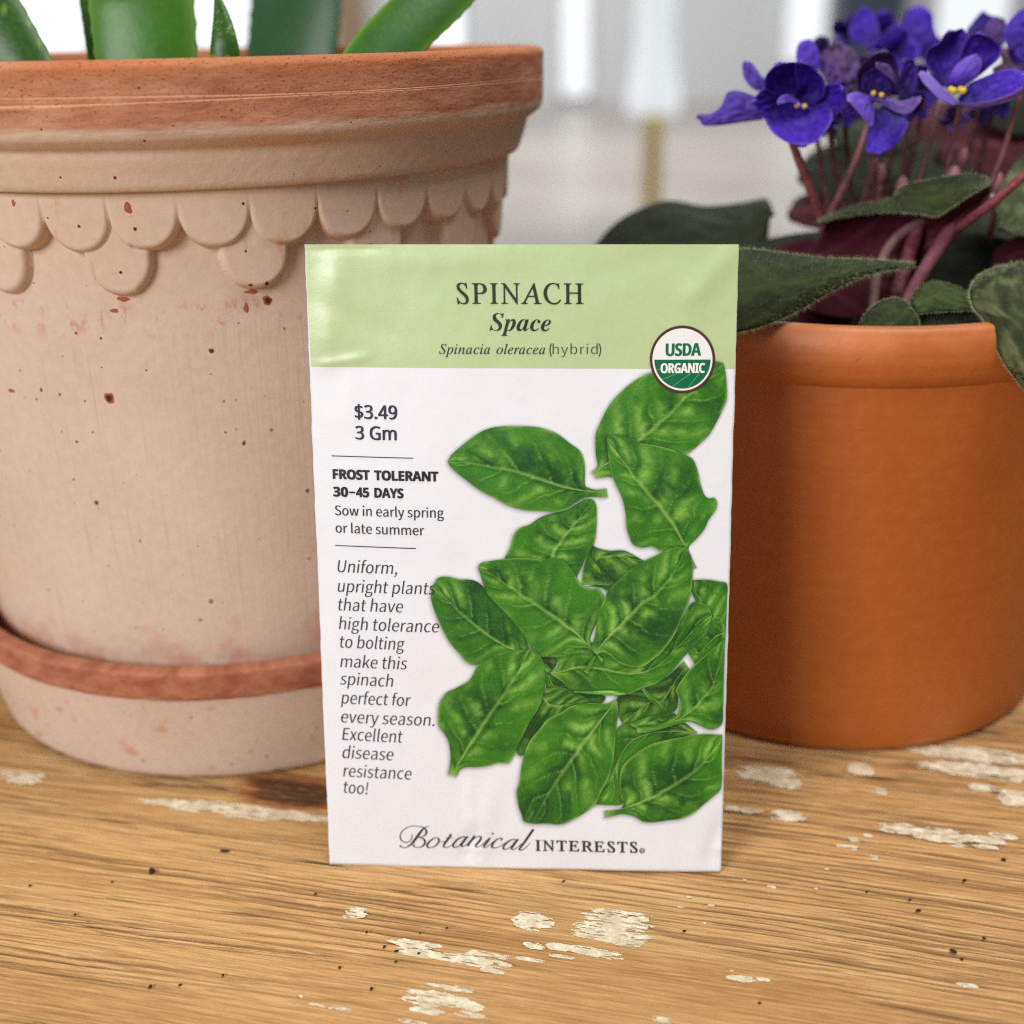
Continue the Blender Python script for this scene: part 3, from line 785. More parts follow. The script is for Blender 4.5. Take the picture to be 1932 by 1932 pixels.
GLYPHS = """IA463:-85,0 -82,13 -53,18 -26,32 0,56 107,182 356,475 369,475 353,58 354,43 358,32 366,24 377,18 392,15 411,13 409,0 221,0 224,13 229,13 248,14 263,19 273,26 279,38 283,55 285,78 288,158 133,158 116,150 65,90 46,66 35,48 32,36 33,28 36,22 43,17 79,13 75,0;143,183 289,183 298,367
IC471:218,-10 181,-8 147,0 117,13 90,30 67,52 49,78 36,108 28,142 26,179 28,211 35,244 46,276 61,307 80,337 102,365 126,391 153,413 181,433 227,456 274,470 321,475 348,473 379,467 412,457 430,453 439,455 447,461 453,470 467,470 439,332 425,332 426,343 426,353 423,383 414,407 400,427 381,441 357,450 328,453 300,450 273,443 246,430 220,414 196,394 174,370 154,343 138,313 124,281 113,247 107,211 105,175 109,129 121,91 140,60 167,37 199,23 236,19 294,28 348,56 399,103 412,91 383,60 354,34 323,15 291,1 256,-7
IE454:-34,0 -30,13 -28,13 -8,15 7,19 18,25 27,36 35,52 42,73 126,385 132,419 130,429 126,437 120,443 81,451 85,465 440,465 420,364 409,364 409,367 402,414 395,423 385,431 373,436 309,442 252,442 222,439 207,426 196,396 159,260 216,260 246,262 271,267 289,275 303,288 313,305 321,326 334,326 287,161 275,161 277,187 272,220 253,234 214,237 154,237 112,83 107,62 105,47 106,39 110,33 116,28 153,24 199,24 230,25 257,28 281,34 303,42 323,53 341,67 357,84 372,105 386,128 400,128 351,0
IH520:-34,0 -30,13 -28,13 6,18 27,36 42,73 126,385 132,419 130,429 126,437 120,443 81,451 85,465 270,465 267,451 264,451 246,450 231,446 219,439 210,428 201,412 194,390 166,285 163,271 169,262 185,259 357,259 373,262 381,274 410,385 416,419 415,429 411,437 404,443 365,451 369,465 555,465 551,451 545,451 528,450 513,446 502,439 493,428 486,413 479,392 396,80 391,60 389,45 390,35 394,27 401,21 440,13 437,0 251,0 255,13 257,13 291,18 312,36 326,73 364,212 365,217 365,222 360,232 343,234 172,234 156,231 148,220 111,80 106,60 104,45 105,35 109,27 116,21 155,13 152,0
II245:-31,0 -27,13 -24,13 10,18 30,36 45,73 129,385 135,419 134,429 130,437 123,443 84,451 88,465 275,465 272,451 267,451 249,450 235,446 224,439 215,428 207,413 200,392 116,80 110,45 111,35 115,27 122,21 161,13 157,0
IN500:338,-11 154,373 75,84 70,60 68,43 69,33 73,25 80,20 122,13 118,0 -34,0 -30,13 -11,15 5,19 17,25 26,36 35,51 42,73 130,393 132,401 132,408 131,418 127,428 120,438 110,445 99,450 86,451 81,451 85,465 182,465 353,108 427,381 433,405 435,422 433,432 429,440 422,445 380,451 383,465 536,465 532,451 498,447 475,429 460,392 351,-11
IP403:-34,0 -30,13 -27,13 -8,15 7,19 18,25 27,35 35,51 42,73 126,385 132,419 130,430 126,438 120,443 81,451 85,465 267,465 310,462 346,453 373,439 393,418 404,392 408,361 406,335 398,311 385,289 368,270 346,253 320,240 290,230 257,224 221,222 159,222 147,214 107,64 106,55 105,46 106,34 111,26 119,20 165,13 161,0;193,242 235,246 270,257 297,275 317,299 329,329 332,364 330,389 323,410 311,425 294,436 272,442 244,445 215,438 199,405 161,263 159,253 165,244
IR451:-34,0 -30,13 -27,13 -8,15 8,19 19,27 28,37 36,53 42,73 126,385 132,420 130,430 126,438 120,443 81,451 85,465 281,465 325,462 360,453 388,438 407,418 419,393 423,364 419,334 408,307 390,284 364,264 330,248 289,235 351,85 381,31 392,21 404,15 419,13 422,13 418,0 314,0 221,228 206,228 176,229 152,231 114,89 106,46 107,34 111,26 118,20 154,13 162,13 158,0;202,250 245,253 281,263 309,280 330,303 342,331 347,363 344,388 336,407 323,423 304,434 280,440 251,443 224,440 209,427 197,398 158,253 179,251
IS369:153,-9 124,-7 92,-1 58,10 49,13 42,13 30,11 21,4 15,-8 3,-8 26,146 38,146 42,106 52,72 69,46 90,26 116,15 146,11 162,12 178,16 192,23 204,32 215,44 224,57 231,71 234,87 236,105 228,139 207,174 183,201 154,232 102,297 94,315 90,334 88,353 90,376 95,397 105,416 117,433 133,447 152,459 173,468 196,473 222,475 253,473 281,466 303,459 313,457 324,458 332,464 338,473 351,473 330,336 319,336 316,372 308,401 296,424 278,440 257,450 232,453 210,451 191,444 175,433 164,417 157,398 154,376 156,363 160,349 168,334 201,291 231,259 263,224 284,195 297,162 301,126 299,101 292,78 282,57 267,38 250,22 229,8 206,-1 181,-7
IT420:50,0 52,13 58,13 97,19 121,41 139,89 228,417 230,429 228,435 222,439 212,441 194,441 126,432 109,425 96,415 84,404 59,352 44,353 74,465 461,465 439,350 426,350 427,361 427,371 425,394 420,412 410,425 396,434 374,439 346,441 318,441 305,437 298,423 208,93 198,43 200,33 204,25 212,19 257,13 265,13 261,0
Ia342:50,-8 33,-6 20,0 8,10 0,25 -5,43 -7,64 -4,101 4,138 18,175 38,211 62,244 90,274 121,298 152,312 183,316 208,312 224,300 232,280 241,309 292,309 231,90 222,44 223,39 227,36 233,35 245,40 261,55 282,80 291,72 256,27 224,1 195,-8 180,-5 171,6 168,23 191,118 166,79 142,48 119,23 97,6 74,-5;82,33 93,35 104,39 116,48 152,87 185,141 210,201 219,257 215,280 204,294 185,299 164,295 143,284 124,266 105,241 88,211 74,175 58,122 53,73 56,51 66,37
Ib340:82,-8 57,-7 36,-2 18,6 6,15 -2,25 -5,36 -2,50 88,404 92,424 93,437 86,452 61,455 50,455 54,467 94,472 123,479 156,487 160,486 163,484 163,480 103,251 137,287 174,309 214,316 239,313 262,304 280,289 294,270 303,246 306,218 304,191 298,164 287,137 274,111 257,87 238,64 216,44 192,26 166,12 139,1 111,-6;95,9 120,13 144,23 168,40 190,62 208,88 224,119 237,151 244,182 246,211 245,232 239,250 230,264 218,275 203,281 186,283 165,280 145,270 126,254 109,231 95,202 83,167 54,66 50,38 55,22 70,13
Ic298:99,-8 70,-5 46,6 26,23 11,46 2,75 -1,109 1,131 5,153 12,175 48,237 102,286 133,303 166,313 199,316 219,315 235,310 249,302 259,292 265,280 267,267 258,239 251,233 243,229 233,228 217,231 207,240 204,255 207,268 214,279 218,284 220,289 218,295 210,298 197,299 174,296 151,286 130,271 110,250 93,225 79,196 68,165 61,136 59,107 61,83 67,63 76,46 89,33 104,25 122,23 157,29 192,49 228,82 238,71 193,27 146,1
Id354:61,-8 41,-6 24,1 10,13 -1,30 -7,50 -9,73 -7,95 -2,119 5,143 44,217 99,279 146,307 192,316 216,314 232,306 242,293 273,416 275,426 275,436 268,451 243,455 233,455 236,467 306,479 338,487 345,480 344,473 343,468 240,81 236,60 234,44 236,36 241,32 250,30 264,36 283,53 306,81 317,72 263,11 248,1 232,-6 217,-8 198,-4 186,7 183,27 201,112 178,75 155,45 133,21 110,5 86,-5;91,28 102,29 115,35 127,43 165,85 199,142 223,204 232,259 223,289 216,295 208,299 198,300 176,297 154,286 132,268 111,244 92,214 75,178 62,141 54,108 51,78 52,63 56,51 62,41 70,34 79,29
Ie287:89,-7 62,-4 39,6 21,21 7,42 -1,68 -4,99 -3,120 2,143 9,165 46,231 101,283 132,302 164,313 195,316 214,315 229,310 242,303 251,293 256,281 258,266 252,239 236,213 208,189 170,169 121,153 61,142 57,118 56,98 58,76 63,58 72,44 84,34 100,28 119,26 151,32 185,50 221,81 231,71 209,47 187,27 165,12 141,2 116,-5;64,158 106,167 140,180 168,199 188,221 200,245 204,271 201,286 193,295 180,298 166,296 151,290 137,280 95,230
Ih402:304,-7 287,-5 272,1 260,11 250,25 245,41 243,60 246,99 256,151 271,221 279,257 281,283 278,305 268,319 251,323 225,317 199,300 173,272 150,238 134,204 124,172 87,0 25,0 112,415 118,451 113,468 97,479 71,482 66,482 72,510 195,510 169,387 156,331 142,275 150,275 188,326 230,356 274,366 296,364 314,358 328,347 338,333 344,314 346,291 343,262 334,218 316,138 310,101 308,68 310,50 318,39 331,36 345,37 359,42 374,51 386,32 358,10 331,-2
Ii177:122,394 98,404 88,428 98,452 122,463 147,452 157,428 147,403;33,-8 15,-4 4,8 0,29 3,53 11,86 55,241 58,254 60,264 59,272 55,278 50,282 17,287 20,299 65,305 96,310 124,316 131,308 130,303 128,296 63,79 58,52 59,41 64,34 72,32 87,38 106,55 130,84 140,74 102,28 67,1
Il172:32,-7 7,2 -2,26 2,54 13,99 98,412 101,433 100,442 97,449 92,453 58,459 60,471 104,476 134,482 163,487 171,481 168,465 62,84 56,50 57,41 61,36 68,34 82,40 100,55 122,82 133,72 114,47 95,27 77,12 60,1 45,-5
In364:222,-9 198,1 189,28 216,140 242,254 241,265 235,272 225,275 195,263 159,232 123,189 93,142 76,105 59,58 42,0 -12,0 53,221 62,263 53,280 23,285 17,285 19,297 67,303 100,310 130,316 133,314 133,308 93,177 126,220 158,254 188,281 216,300 241,311 263,315 285,311 298,299 302,278 300,252 293,222 254,88 247,64 245,49 247,40 251,35 259,34 274,40 291,59 312,91 322,83 290,32 256,1
Io350:105,-8 75,-5 48,5 26,22 9,44 -1,71 -4,102 -2,128 4,153 14,178 27,203 43,226 61,247 82,267 104,284 128,298 152,308 177,314 201,316 234,313 261,303 283,286 300,264 310,237 314,206 312,184 307,161 299,138 260,73 203,23 171,6 139,-5;113,11 131,14 149,21 166,32 182,47 197,65 211,85 243,155 255,226 248,267 229,291 197,299 176,295 154,285 132,268 112,244 94,216 78,183 66,149 58,115 56,83 57,62 62,44 71,30 82,20 96,13
Ip340:-96,-149 -93,-137 -74,-135 -59,-131 -49,-126 -41,-117 -34,-104 -29,-87 54,235 58,249 60,262 59,271 56,277 52,281 16,285 19,298 62,303 93,309 124,316 130,310 128,299 112,250 149,287 187,309 226,316 250,314 269,306 286,292 298,274 305,252 308,226 306,199 300,172 290,144 277,118 262,93 243,69 223,47 201,29 177,13 152,2 127,-5 101,-7 81,-6 64,-2 50,5 30,-81 23,-113 24,-121 28,-127 36,-132 77,-138 73,-149;101,9 119,12 137,18 155,30 172,44 188,62 202,82 235,153 248,228 246,245 242,259 235,271 225,279 214,284 199,286 177,282 156,271 136,253 118,228 103,197 91,162 66,64 64,51 62,40 67,23 79,13
Ir224:-13,0 46,209 56,259 55,268 52,275 47,279 13,284 15,297 59,304 90,310 118,316 123,315 125,312 124,308 89,179 137,255 177,301 208,316 229,307 237,283 236,271 232,261 226,253 219,246 210,242 200,240 180,248 170,268 118,199 75,110 41,0
Iy270:-44,-153 -68,-145 -77,-125 -69,-106 -48,-98 -30,-103 -9,-109 2,-104 17,-91 34,-69 79,-7 44,175 36,216 29,244 11,276 2,282 -10,286 -24,287 -22,299 8,303 32,310 62,316 69,310 77,290 85,258 100,179 123,57 173,138 200,186 213,213 217,233 215,244 210,253 201,260 190,268 184,288 192,308 214,316 224,314 232,311 239,304 249,273 244,241 231,203 208,158 175,102 133,35 86,-34 39,-94 -6,-137 -19,-146 -32,-151
BS369:154,-11 126,-9 94,-2 58,10 38,14 24,9 9,-7 -9,-7 26,144 45,144 45,140 48,101 56,69 71,45 91,27 115,16 145,13 160,14 174,18 187,25 217,56 228,97 218,134 190,170 142,214 98,258 76,295 70,336 72,360 78,381 88,401 102,419 118,434 137,446 159,455 182,461 208,463 248,458 296,445 312,442 323,444 333,450 342,461 360,461 328,322 308,322 309,330 309,337 308,356 304,374 298,390 289,404 279,416 267,426 254,433 239,438 224,439 205,437 189,430 174,419 162,404 155,387 153,368 166,331 197,295 219,274 242,254 293,195 303,173 310,150 312,126 307,86 293,53 270,25 239,5 200,-7
Ba336:53,-9 33,-6 16,1 1,14 -10,30 -17,50 -19,73 -17,97 -13,122 -5,147 32,220 48,241 65,260 84,276 112,295 139,306 165,310 189,305 205,290 214,265 225,303 297,303 241,108 232,74 228,56 229,47 233,42 238,40 251,46 267,61 285,87 300,78 265,30 231,1 197,-9 174,-4 160,10 155,34 157,52 162,75 145,49 128,28 111,12 93,1 74,-6;93,41 103,43 113,48 124,56 152,95 176,147 192,202 198,248 195,266 186,277 172,281 162,279 151,273 141,264 109,219 83,159 70,115 65,81 68,59 77,45
Bc277:93,-9 63,-6 38,3 17,19 3,40 -6,66 -9,97 -7,130 2,163 16,195 35,226 59,253 88,277 118,295 149,306 179,310 201,308 220,302 235,291 247,279 254,265 257,249 255,236 251,225 245,216 236,209 226,205 214,203 186,213 176,238 182,258 189,275 187,283 182,287 173,289 162,287 151,281 139,270 107,223 84,161 75,99 76,79 81,63 88,51 98,42 109,36 123,34 150,41 177,62 204,96 222,83 183,32 140,1
Be269:87,-9 60,-6 36,3 16,19 1,40 -8,67 -11,98 -9,122 -3,147 6,172 18,196 32,219 49,240 68,260 88,276 109,290 131,301 154,307 176,310 197,308 215,302 230,293 241,280 247,265 249,248 244,222 230,197 207,174 173,153 131,136 79,124 75,88 76,73 80,60 87,50 96,42 108,37 122,36 147,42 171,62 195,95 214,83 197,55 179,32 158,14 136,1 113,-7;84,146 140,171 179,212 187,228 192,244 193,260 187,280 171,287 156,283 141,272 126,252 110,224 96,189
Bp330:-79,-139 -79,-121 -51,-114 -37,-95 -30,-71 48,228 52,253 44,269 16,273 16,290 85,300 144,310 124,242 159,279 193,302 228,310 248,307 265,300 279,288 289,271 295,250 298,224 296,197 291,170 282,143 270,116 256,91 239,67 221,45 201,27 180,11 158,0 136,-7 114,-9 97,-8 82,-3 69,6 48,-69 44,-97 45,-105 49,-112 54,-116 86,-122 86,-139;102,15 113,17 124,22 135,31 165,71 190,125 207,179 214,224 206,252 187,262 155,249 127,209 103,142 86,78 78,38 81,25 89,17
X0384:191,-7 139,1 96,22 64,59 42,108 29,168 24,240 26,289 31,333 40,373 53,407 71,435 93,457 121,474 153,484 191,487 244,480 286,458 318,422 341,373 355,312 359,240 357,191 352,147 343,107 330,74 312,45 290,23 263,6 230,-3;191,75 214,80 231,93 244,116 252,148 257,189 259,240 257,290 252,331 244,363 231,386 214,400 191,405 169,400 151,386 139,363 131,331 126,290 125,240 126,190 131,149 139,117 151,94 169,80
X3384:164,-7 114,-4 68,5 26,19 26,105 90,82 153,74 186,76 211,82 229,93 241,107 249,125 251,146 241,180 233,188 221,195 206,200 136,208 99,208 99,285 136,285 204,294 218,300 228,308 235,317 244,350 242,366 237,379 228,390 215,398 198,403 175,404 153,403 134,399 116,393 73,369 26,439 92,473 119,480 149,485 183,486 229,483 268,473 300,456 324,434 338,406 343,372 340,341 330,315 313,293 292,275 267,262 240,253 240,251 275,244 304,232 327,216 344,195 354,169 357,140 355,113 348,88 337,65 321,44 300,27 274,12 243,2 206,-5
X4384:216,0 216,99 11,99 11,170 222,480 315,480 315,178 373,178 373,99 315,99 315,0;101,178 216,178 216,259 217,297 219,338 220,363 218,363 205,337 189,311
X5384:162,-7 91,0 33,19 33,107 93,85 158,76 186,78 209,84 227,94 241,109 249,128 251,152 249,174 241,192 227,206 208,216 184,222 155,224 116,221 83,214 42,235 60,480 320,480 320,394 149,394 140,300 165,304 201,306 230,304 256,299 279,289 301,277 319,260 333,240 344,217 351,191 353,161 348,112 332,71 305,38 268,13 220,-2
XA463:0,0 169,482 293,482 463,0 354,0 319,114 144,114 109,0;170,199 295,199 259,311 251,340 240,375 232,407 223,374 212,336 204,311
XC428:255,-7 208,-3 168,7 133,24 103,47 80,76 62,110 49,149 41,192 39,239 42,286 51,328 65,367 85,402 111,431 141,455 177,472 218,483 264,486 335,477 404,453 371,370 317,392 264,402 228,397 198,382 175,358 157,325 147,285 144,238 147,191 156,152 172,120 195,97 226,83 264,78 323,85 386,103 386,18 324,-1
XD497:60,0 60,480 211,480 259,477 302,468 342,453 376,432 404,406 427,374 444,336 455,293 458,244 450,170 427,109 389,61 337,27 273,7 196,0;162,84 206,84 250,88 287,101 316,123 336,154 349,194 353,242 349,290 337,329 318,359 291,380 257,392 216,396 162,396
XE376:60,0 60,480 336,480 336,396 162,396 162,291 324,291 324,208 162,208 162,84 336,84 336,0
XF369:60,0 60,480 335,480 335,396 161,396 161,273 323,273 323,189 161,189 161,0
XG486:262,-7 196,0 141,21 97,56 65,105 45,166 39,240 42,288 52,332 68,371 91,405 119,433 153,456 193,473 238,483 289,486 365,478 432,457 398,375 348,394 289,402 261,399 235,393 212,381 192,366 175,347 162,325 152,299 146,270 144,238 145,208 149,181 156,155 167,133 180,114 197,98 217,87 241,80 269,78 305,80 333,85 333,185 242,185 242,269 433,269 433,21 354,1
XI261:21,0 21,58 80,85 80,395 21,422 21,480 240,480 240,422 181,395 181,85 240,58 240,0
XL379:60,0 60,480 162,480 162,84 357,84 357,0
XN546:60,0 60,480 189,480 397,120 399,120 396,187 394,253 394,480 486,480 486,0 357,0 148,363 145,363 149,294 151,226 151,0
XO534:267,-7 218,-3 176,7 139,24 108,48 83,76 63,111 50,150 42,193 39,241 42,289 50,332 63,371 83,405 108,433 139,456 176,473 219,484 268,487 317,484 360,473 396,456 427,433 452,405 471,370 485,331 493,288 496,240 493,193 485,150 471,110 452,76 427,47 396,24 360,7 317,-3;267,79 307,83 338,98 361,122 376,154 386,194 389,240 386,287 376,327 361,359 338,383 307,398 268,402 229,398 198,383 175,359 159,327 149,287 146,240 149,194 159,154 175,122 198,98 229,83
XR443:60,0 60,480 200,480 260,476 308,464 345,444 371,416 386,380 392,336 390,315 386,296 379,278 346,237 302,209 443,0 330,0 216,184 162,184 162,0;162,267 195,267 225,268 249,274 267,283 279,296 286,313 289,333 286,354 278,370 266,382 247,390 223,395 193,396 162,396
XS370:167,-7 118,-4 73,6 31,22 31,117 102,90 126,83 150,79 175,77 197,79 215,84 228,92 237,102 242,114 244,128 241,145 232,160 217,172 150,207 114,225 77,253 48,293 41,310 38,329 36,350 41,390 56,423 80,450 113,470 152,482 199,486 270,478 341,453 308,373 249,394 195,402 178,400 163,396 151,388 143,378 137,367 136,353 138,337 146,324 158,313 226,277 289,241 305,227 318,212 329,196 337,178 342,157 343,133 338,93 323,59 297,31 262,10 219,-2
XT389:144,0 144,395 13,395 13,480 375,480 375,395 245,395 245,0
XU508:252,-7 193,-1 145,15 107,42 79,78 63,121 57,171 57,480 158,480 158,186 161,151 169,123 183,103 201,89 225,81 255,79 285,81 309,90 327,105 339,126 347,153 349,187 349,480 451,480 451,169 448,137 441,107 429,80 412,55 390,34 363,16 331,4 294,-4
XY419:159,0 159,183 0,480 110,480 210,282 310,480 419,480 260,187 260,0
CB563:103,-6 81,-5 63,-2 48,4 18,30 5,62 1,92 3,109 9,124 18,137 29,148 43,154 57,156 72,154 83,150 90,143 99,120 98,107 95,96 89,89 63,77 37,74 31,72 27,66 26,58 28,47 37,29 58,13 97,6 123,9 147,18 169,33 188,54 207,78 224,107 277,213 321,300 374,379 398,407 425,435 444,450 467,465 435,472 393,474 314,466 245,446 196,423 168,405 131,375 99,334 92,318 87,300 86,282 87,265 91,252 98,241 107,234 117,229 128,228 144,229 160,235 177,243 224,286 259,350 267,375 271,402 273,429 283,429 289,402 291,367 281,315 252,265 206,227 188,219 168,214 147,212 126,214 107,220 93,230 82,243 75,261 73,282 75,301 79,319 86,335 119,379 157,412 189,433 279,471 315,479 353,485 393,486 442,483 484,473 518,485 524,473 513,470 503,466 522,456 537,444 548,431 555,416 559,399 561,381 559,361 553,343 542,326 497,284 443,255 462,246 487,227 508,196 517,149 515,132 511,114 502,96 463,45 412,8 393,0 376,-4 358,-6 328,2 313,23 309,46 313,67 331,102 379,145 388,134 359,111 334,80 324,45 333,18 351,9 362,12 374,18 387,29 423,83 443,135 451,199 447,229 437,243 428,248 409,242 394,240 381,241 375,249 376,255 380,259 386,262 402,264 421,263 432,260 462,285 490,334 496,354 500,374 502,396 499,427 482,457 442,426 412,388 390,341 373,287 360,244 345,198 337,174 326,148 312,121 295,95 276,71 254,49 230,30 202,15 172,3 139,-4
Ca354:219,-5 190,6 184,14 180,23 179,34 187,73 152,30 118,4 84,-4 68,-2 54,3 42,12 32,24 27,38 25,56 27,75 32,94 42,112 85,161 140,194 190,207 215,203 232,190 241,170 257,202 323,207 254,65 240,36 235,22 242,13 252,17 267,28 287,47 294,38 255,5;87,5 119,18 156,52 192,94 219,135 230,165 222,185 203,192 178,178 144,142 110,96 84,51 73,19 75,11 79,7
Cc246:206,62 152,13 135,3 116,-3 95,-5 76,-3 60,4 46,14 36,28 30,45 28,64 30,82 35,100 44,117 84,163 136,195 186,207 213,202 228,189 234,167 225,143 203,134 184,140 177,157 186,177 211,187 197,192 174,182 151,158 123,118 99,70 83,24 86,14 92,8 103,6 119,8 135,15 151,26 199,71
Ci218:182,248 166,251 157,260 154,275 166,299 191,309 210,302 218,283 208,258;91,154 72,135 49,113 40,122 84,165 120,202 189,207 122,83 90,17 96,11 118,21 147,46 173,71 183,62 137,19 107,0 80,-5 68,-3 57,0 49,7 44,15 40,26 39,38 45,66 61,103 75,128
Cl262:185,62 128,10 114,2 101,-3 89,-5 76,-3 65,1 56,7 50,16 46,28 44,41 57,87 93,158 46,113 38,122 74,158 102,188 121,214 226,386 291,394 107,58 96,35 92,21 99,11 126,26 175,71
Cn387:348,62 324,38 303,19 278,2 250,-4 238,-2 228,2 219,10 212,21 208,35 207,50 209,66 214,82 222,98 262,151 287,185 281,191 263,186 240,171 211,146 157,86 94,0 5,-5 58,73 85,113 101,141 106,155 101,162 89,154 69,136 48,113 38,122 78,164 115,194 142,206 161,195 169,163 168,145 164,126 156,106 210,162 254,196 288,207 300,205 310,201 319,193 325,182 329,169 330,153 322,121 294,75 277,51 265,37 257,20 264,14 286,24 315,47 338,71
Co356:304,84 267,50 251,41 232,34 212,31 174,4 132,-7 91,2 66,25 53,54 49,79 53,110 62,136 33,101 23,109 77,173 122,220 176,256 194,263 212,268 229,269 247,268 262,265 273,260 295,235 302,207 292,159 265,100 225,45 257,59 296,92;134,5 160,13 187,33 181,39 178,50 179,58 183,66 189,72 213,81 226,79 262,149 270,173 275,195 277,216 276,230 273,240 268,246 250,253 236,249 221,239 204,221 142,118 126,84 116,55 113,32 115,17 122,8
Ct286:187,62 134,15 117,5 102,-2 88,-4 76,-3 66,1 57,8 51,18 48,29 46,42 48,57 52,74 60,91 76,122 93,158 70,134 48,113 39,122 65,146 97,178 116,200 150,253 225,377 293,380 242,294 289,294 285,279 231,279 152,142 120,84 100,42 94,17 99,11 130,29 178,71
N 175:
N$384:170,-39 170,33 98,39 42,55 42,112 100,93 170,85 170,220 130,233 97,249 73,266 55,287 45,312 42,341 45,372 57,398 76,419 102,435 133,446 170,451 170,510 213,510 213,451 278,444 331,426 313,377 266,392 213,400 213,265 287,238 305,228 320,216 331,202 340,187 345,169 347,148 343,118 331,93 312,72 285,55 252,43 213,36 213,-39;170,280 170,399 148,396 130,390 117,382 107,372 101,360 99,346 101,329 106,316 115,305 127,295 146,287;213,88 237,92 256,98 271,106 281,117 287,129 289,144 287,159 282,172 273,182 259,191 239,199 213,206
N(201:126,-106 95,-65 70,-20 51,28 37,79 30,131 27,184 30,238 37,291 51,342 70,391 95,437 126,480 181,480 153,436 129,390 110,340 97,289 89,238 87,185 89,133 97,82 110,32 129,-17 152,-63 181,-106
N)201:21,-106 49,-63 73,-17 91,32 104,82 112,133 115,185 112,238 104,289 91,340 73,390 49,436 20,480 76,480 107,437 132,391 151,342 164,291 172,238 175,184 172,131 164,79 151,28 132,-20 107,-65 76,-106
N.180:89,-9 60,1 54,10 50,22 48,36 50,51 54,63 60,71 89,81 119,71 126,63 130,51 132,36 130,22 126,10 119,1
N3384:162,-7 92,-1 30,19 30,75 95,51 163,43 202,46 233,54 256,68 271,87 281,110 284,138 280,165 268,186 249,202 222,213 189,220 150,222 103,222 103,273 150,273 187,275 217,284 240,298 257,316 267,338 271,363 268,385 260,403 247,417 230,428 208,434 183,437 159,435 136,431 117,425 62,396 33,437 96,471 123,480 152,485 183,486 229,483 266,471 294,453 315,428 327,400 331,367 328,337 319,312 304,290 284,274 260,261 232,253 232,250 267,243 296,231 318,214 333,192 343,166 346,136 344,110 337,85 326,62 311,42 291,25 266,11 237,1 202,-5
N4384:244,0 244,109 14,109 14,159 240,482 301,482 301,162 371,162 371,109 301,109 301,0;72,162 244,162 244,313 245,372 247,419 244,419 231,392 216,367
N9384:129,-7 98,-5 69,0 69,50 128,42 157,43 183,49 205,57 224,69 240,83 254,99 265,118 274,138 280,161 289,235 285,235 274,221 260,207 243,196 222,187 199,181 171,179 133,184 99,196 72,217 50,246 38,282 34,324 36,356 42,385 53,411 67,433 85,452 106,467 130,478 157,484 187,486 216,484 244,476 269,463 292,445 312,422 328,393 340,359 347,320 349,275 340,173 332,141 322,110 307,82 289,57 267,35 240,17 208,4 171,-4;184,226 205,227 223,231 240,239 254,248 266,259 276,272 284,286 288,299 289,314 278,371 269,388 258,404 244,418 227,428 208,434 187,437 161,433 138,424 119,409 104,387 95,359 92,325 95,296 102,272 115,252 132,237 155,229
NG489:271,-7 224,-3 182,7 145,23 114,46 88,74 67,108 53,148 44,191 41,240 44,288 54,331 71,370 93,404 121,433 155,456 195,473 240,483 289,486 366,479 433,458 410,406 352,425 286,433 233,427 188,410 152,381 125,343 109,296 104,240 106,203 112,169 123,139 137,112 157,89 181,70 210,57 245,48 285,46 338,49 379,57 379,199 273,199 273,253 439,253 439,18 361,-1
NR418:65,0 65,480 197,480 252,476 296,464 329,446 353,419 367,385 372,343 370,319 366,298 358,279 348,264 336,250 322,239 276,215 408,0 337,0 221,198 126,198 126,0;126,249 197,249 233,252 261,259 283,272 298,290 307,313 310,340 306,369 297,391 281,407 259,418 230,425 194,427 126,427
Nm628:57,0 57,360 105,360 113,311 117,311 129,328 144,342 162,353 182,361 202,365 223,367 273,360 310,340 333,306 336,306 350,325 366,340 386,352 407,360 429,365 452,367 489,363 520,353 543,335 560,310 570,277 574,234 574,0 515,0 515,232 513,258 507,279 497,296 483,308 464,315 442,317 410,314 385,304 367,287 355,264 347,234 345,199 345,0 286,0 286,232 284,258 278,279 268,296 253,308 235,315 212,317 180,313 155,302 137,283 125,258 118,226 116,187 116,0
N–403:64,0 64,480 339,480 339,0;98,34 306,34 306,445 98,445
K 78:
K!113:46,77 68,77 72,226 72,262 40,262 41,226;56,-5 68,-1 76,7 79,20 76,32 68,41 56,44 45,41 36,32 33,20 36,7 45,-1
K,97:26,-67 54,-49 71,-24 77,7 74,27 65,40 50,44 38,41 30,34 26,22 30,10 38,2 50,-1 54,0 49,-20 37,-36 19,-48
K.97:49,-5 60,-1 69,7 72,20 69,32 60,41 49,44 37,41 29,32 26,20 29,7 37,-1
KE206:35,0 187,0 187,28 68,28 68,121 165,121 165,149 68,149 68,229 183,229 183,257 35,257
KS209:106,-5 132,-2 153,5 170,17 183,31 191,49 194,68 187,100 168,122 141,137 104,153 84,162 68,175 62,196 68,215 84,228 110,233 132,230 151,222 168,209 185,230 164,246 139,257 110,261 87,259 68,252 52,242 39,228 31,212 29,193 37,162 57,141 81,127 118,111 140,101 155,87 161,65 154,44 136,29 107,24 81,28 57,39 36,56 17,33 42,13 72,0
KU253:126,-5 151,-2 173,6 192,20 206,41 215,69 218,106 218,257 187,257 187,105 185,78 179,57 170,41 157,31 143,26 126,24 110,26 96,31 84,41 75,57 69,78 67,105 67,257 34,257 34,106 37,69 47,41 61,20 79,6 101,-2
Ka197:76,-5 99,-1 120,9 139,23 140,23 143,0 169,0 169,117 167,139 162,158 154,174 141,185 124,193 103,195 74,191 49,182 29,170 41,148 58,158 77,165 98,168 122,161 134,144 137,120 101,115 71,107 49,97 33,84 24,68 21,49 28,20 47,2;85,21 68,24 56,34 51,51 59,73 87,89 137,99 137,46 120,32 103,24
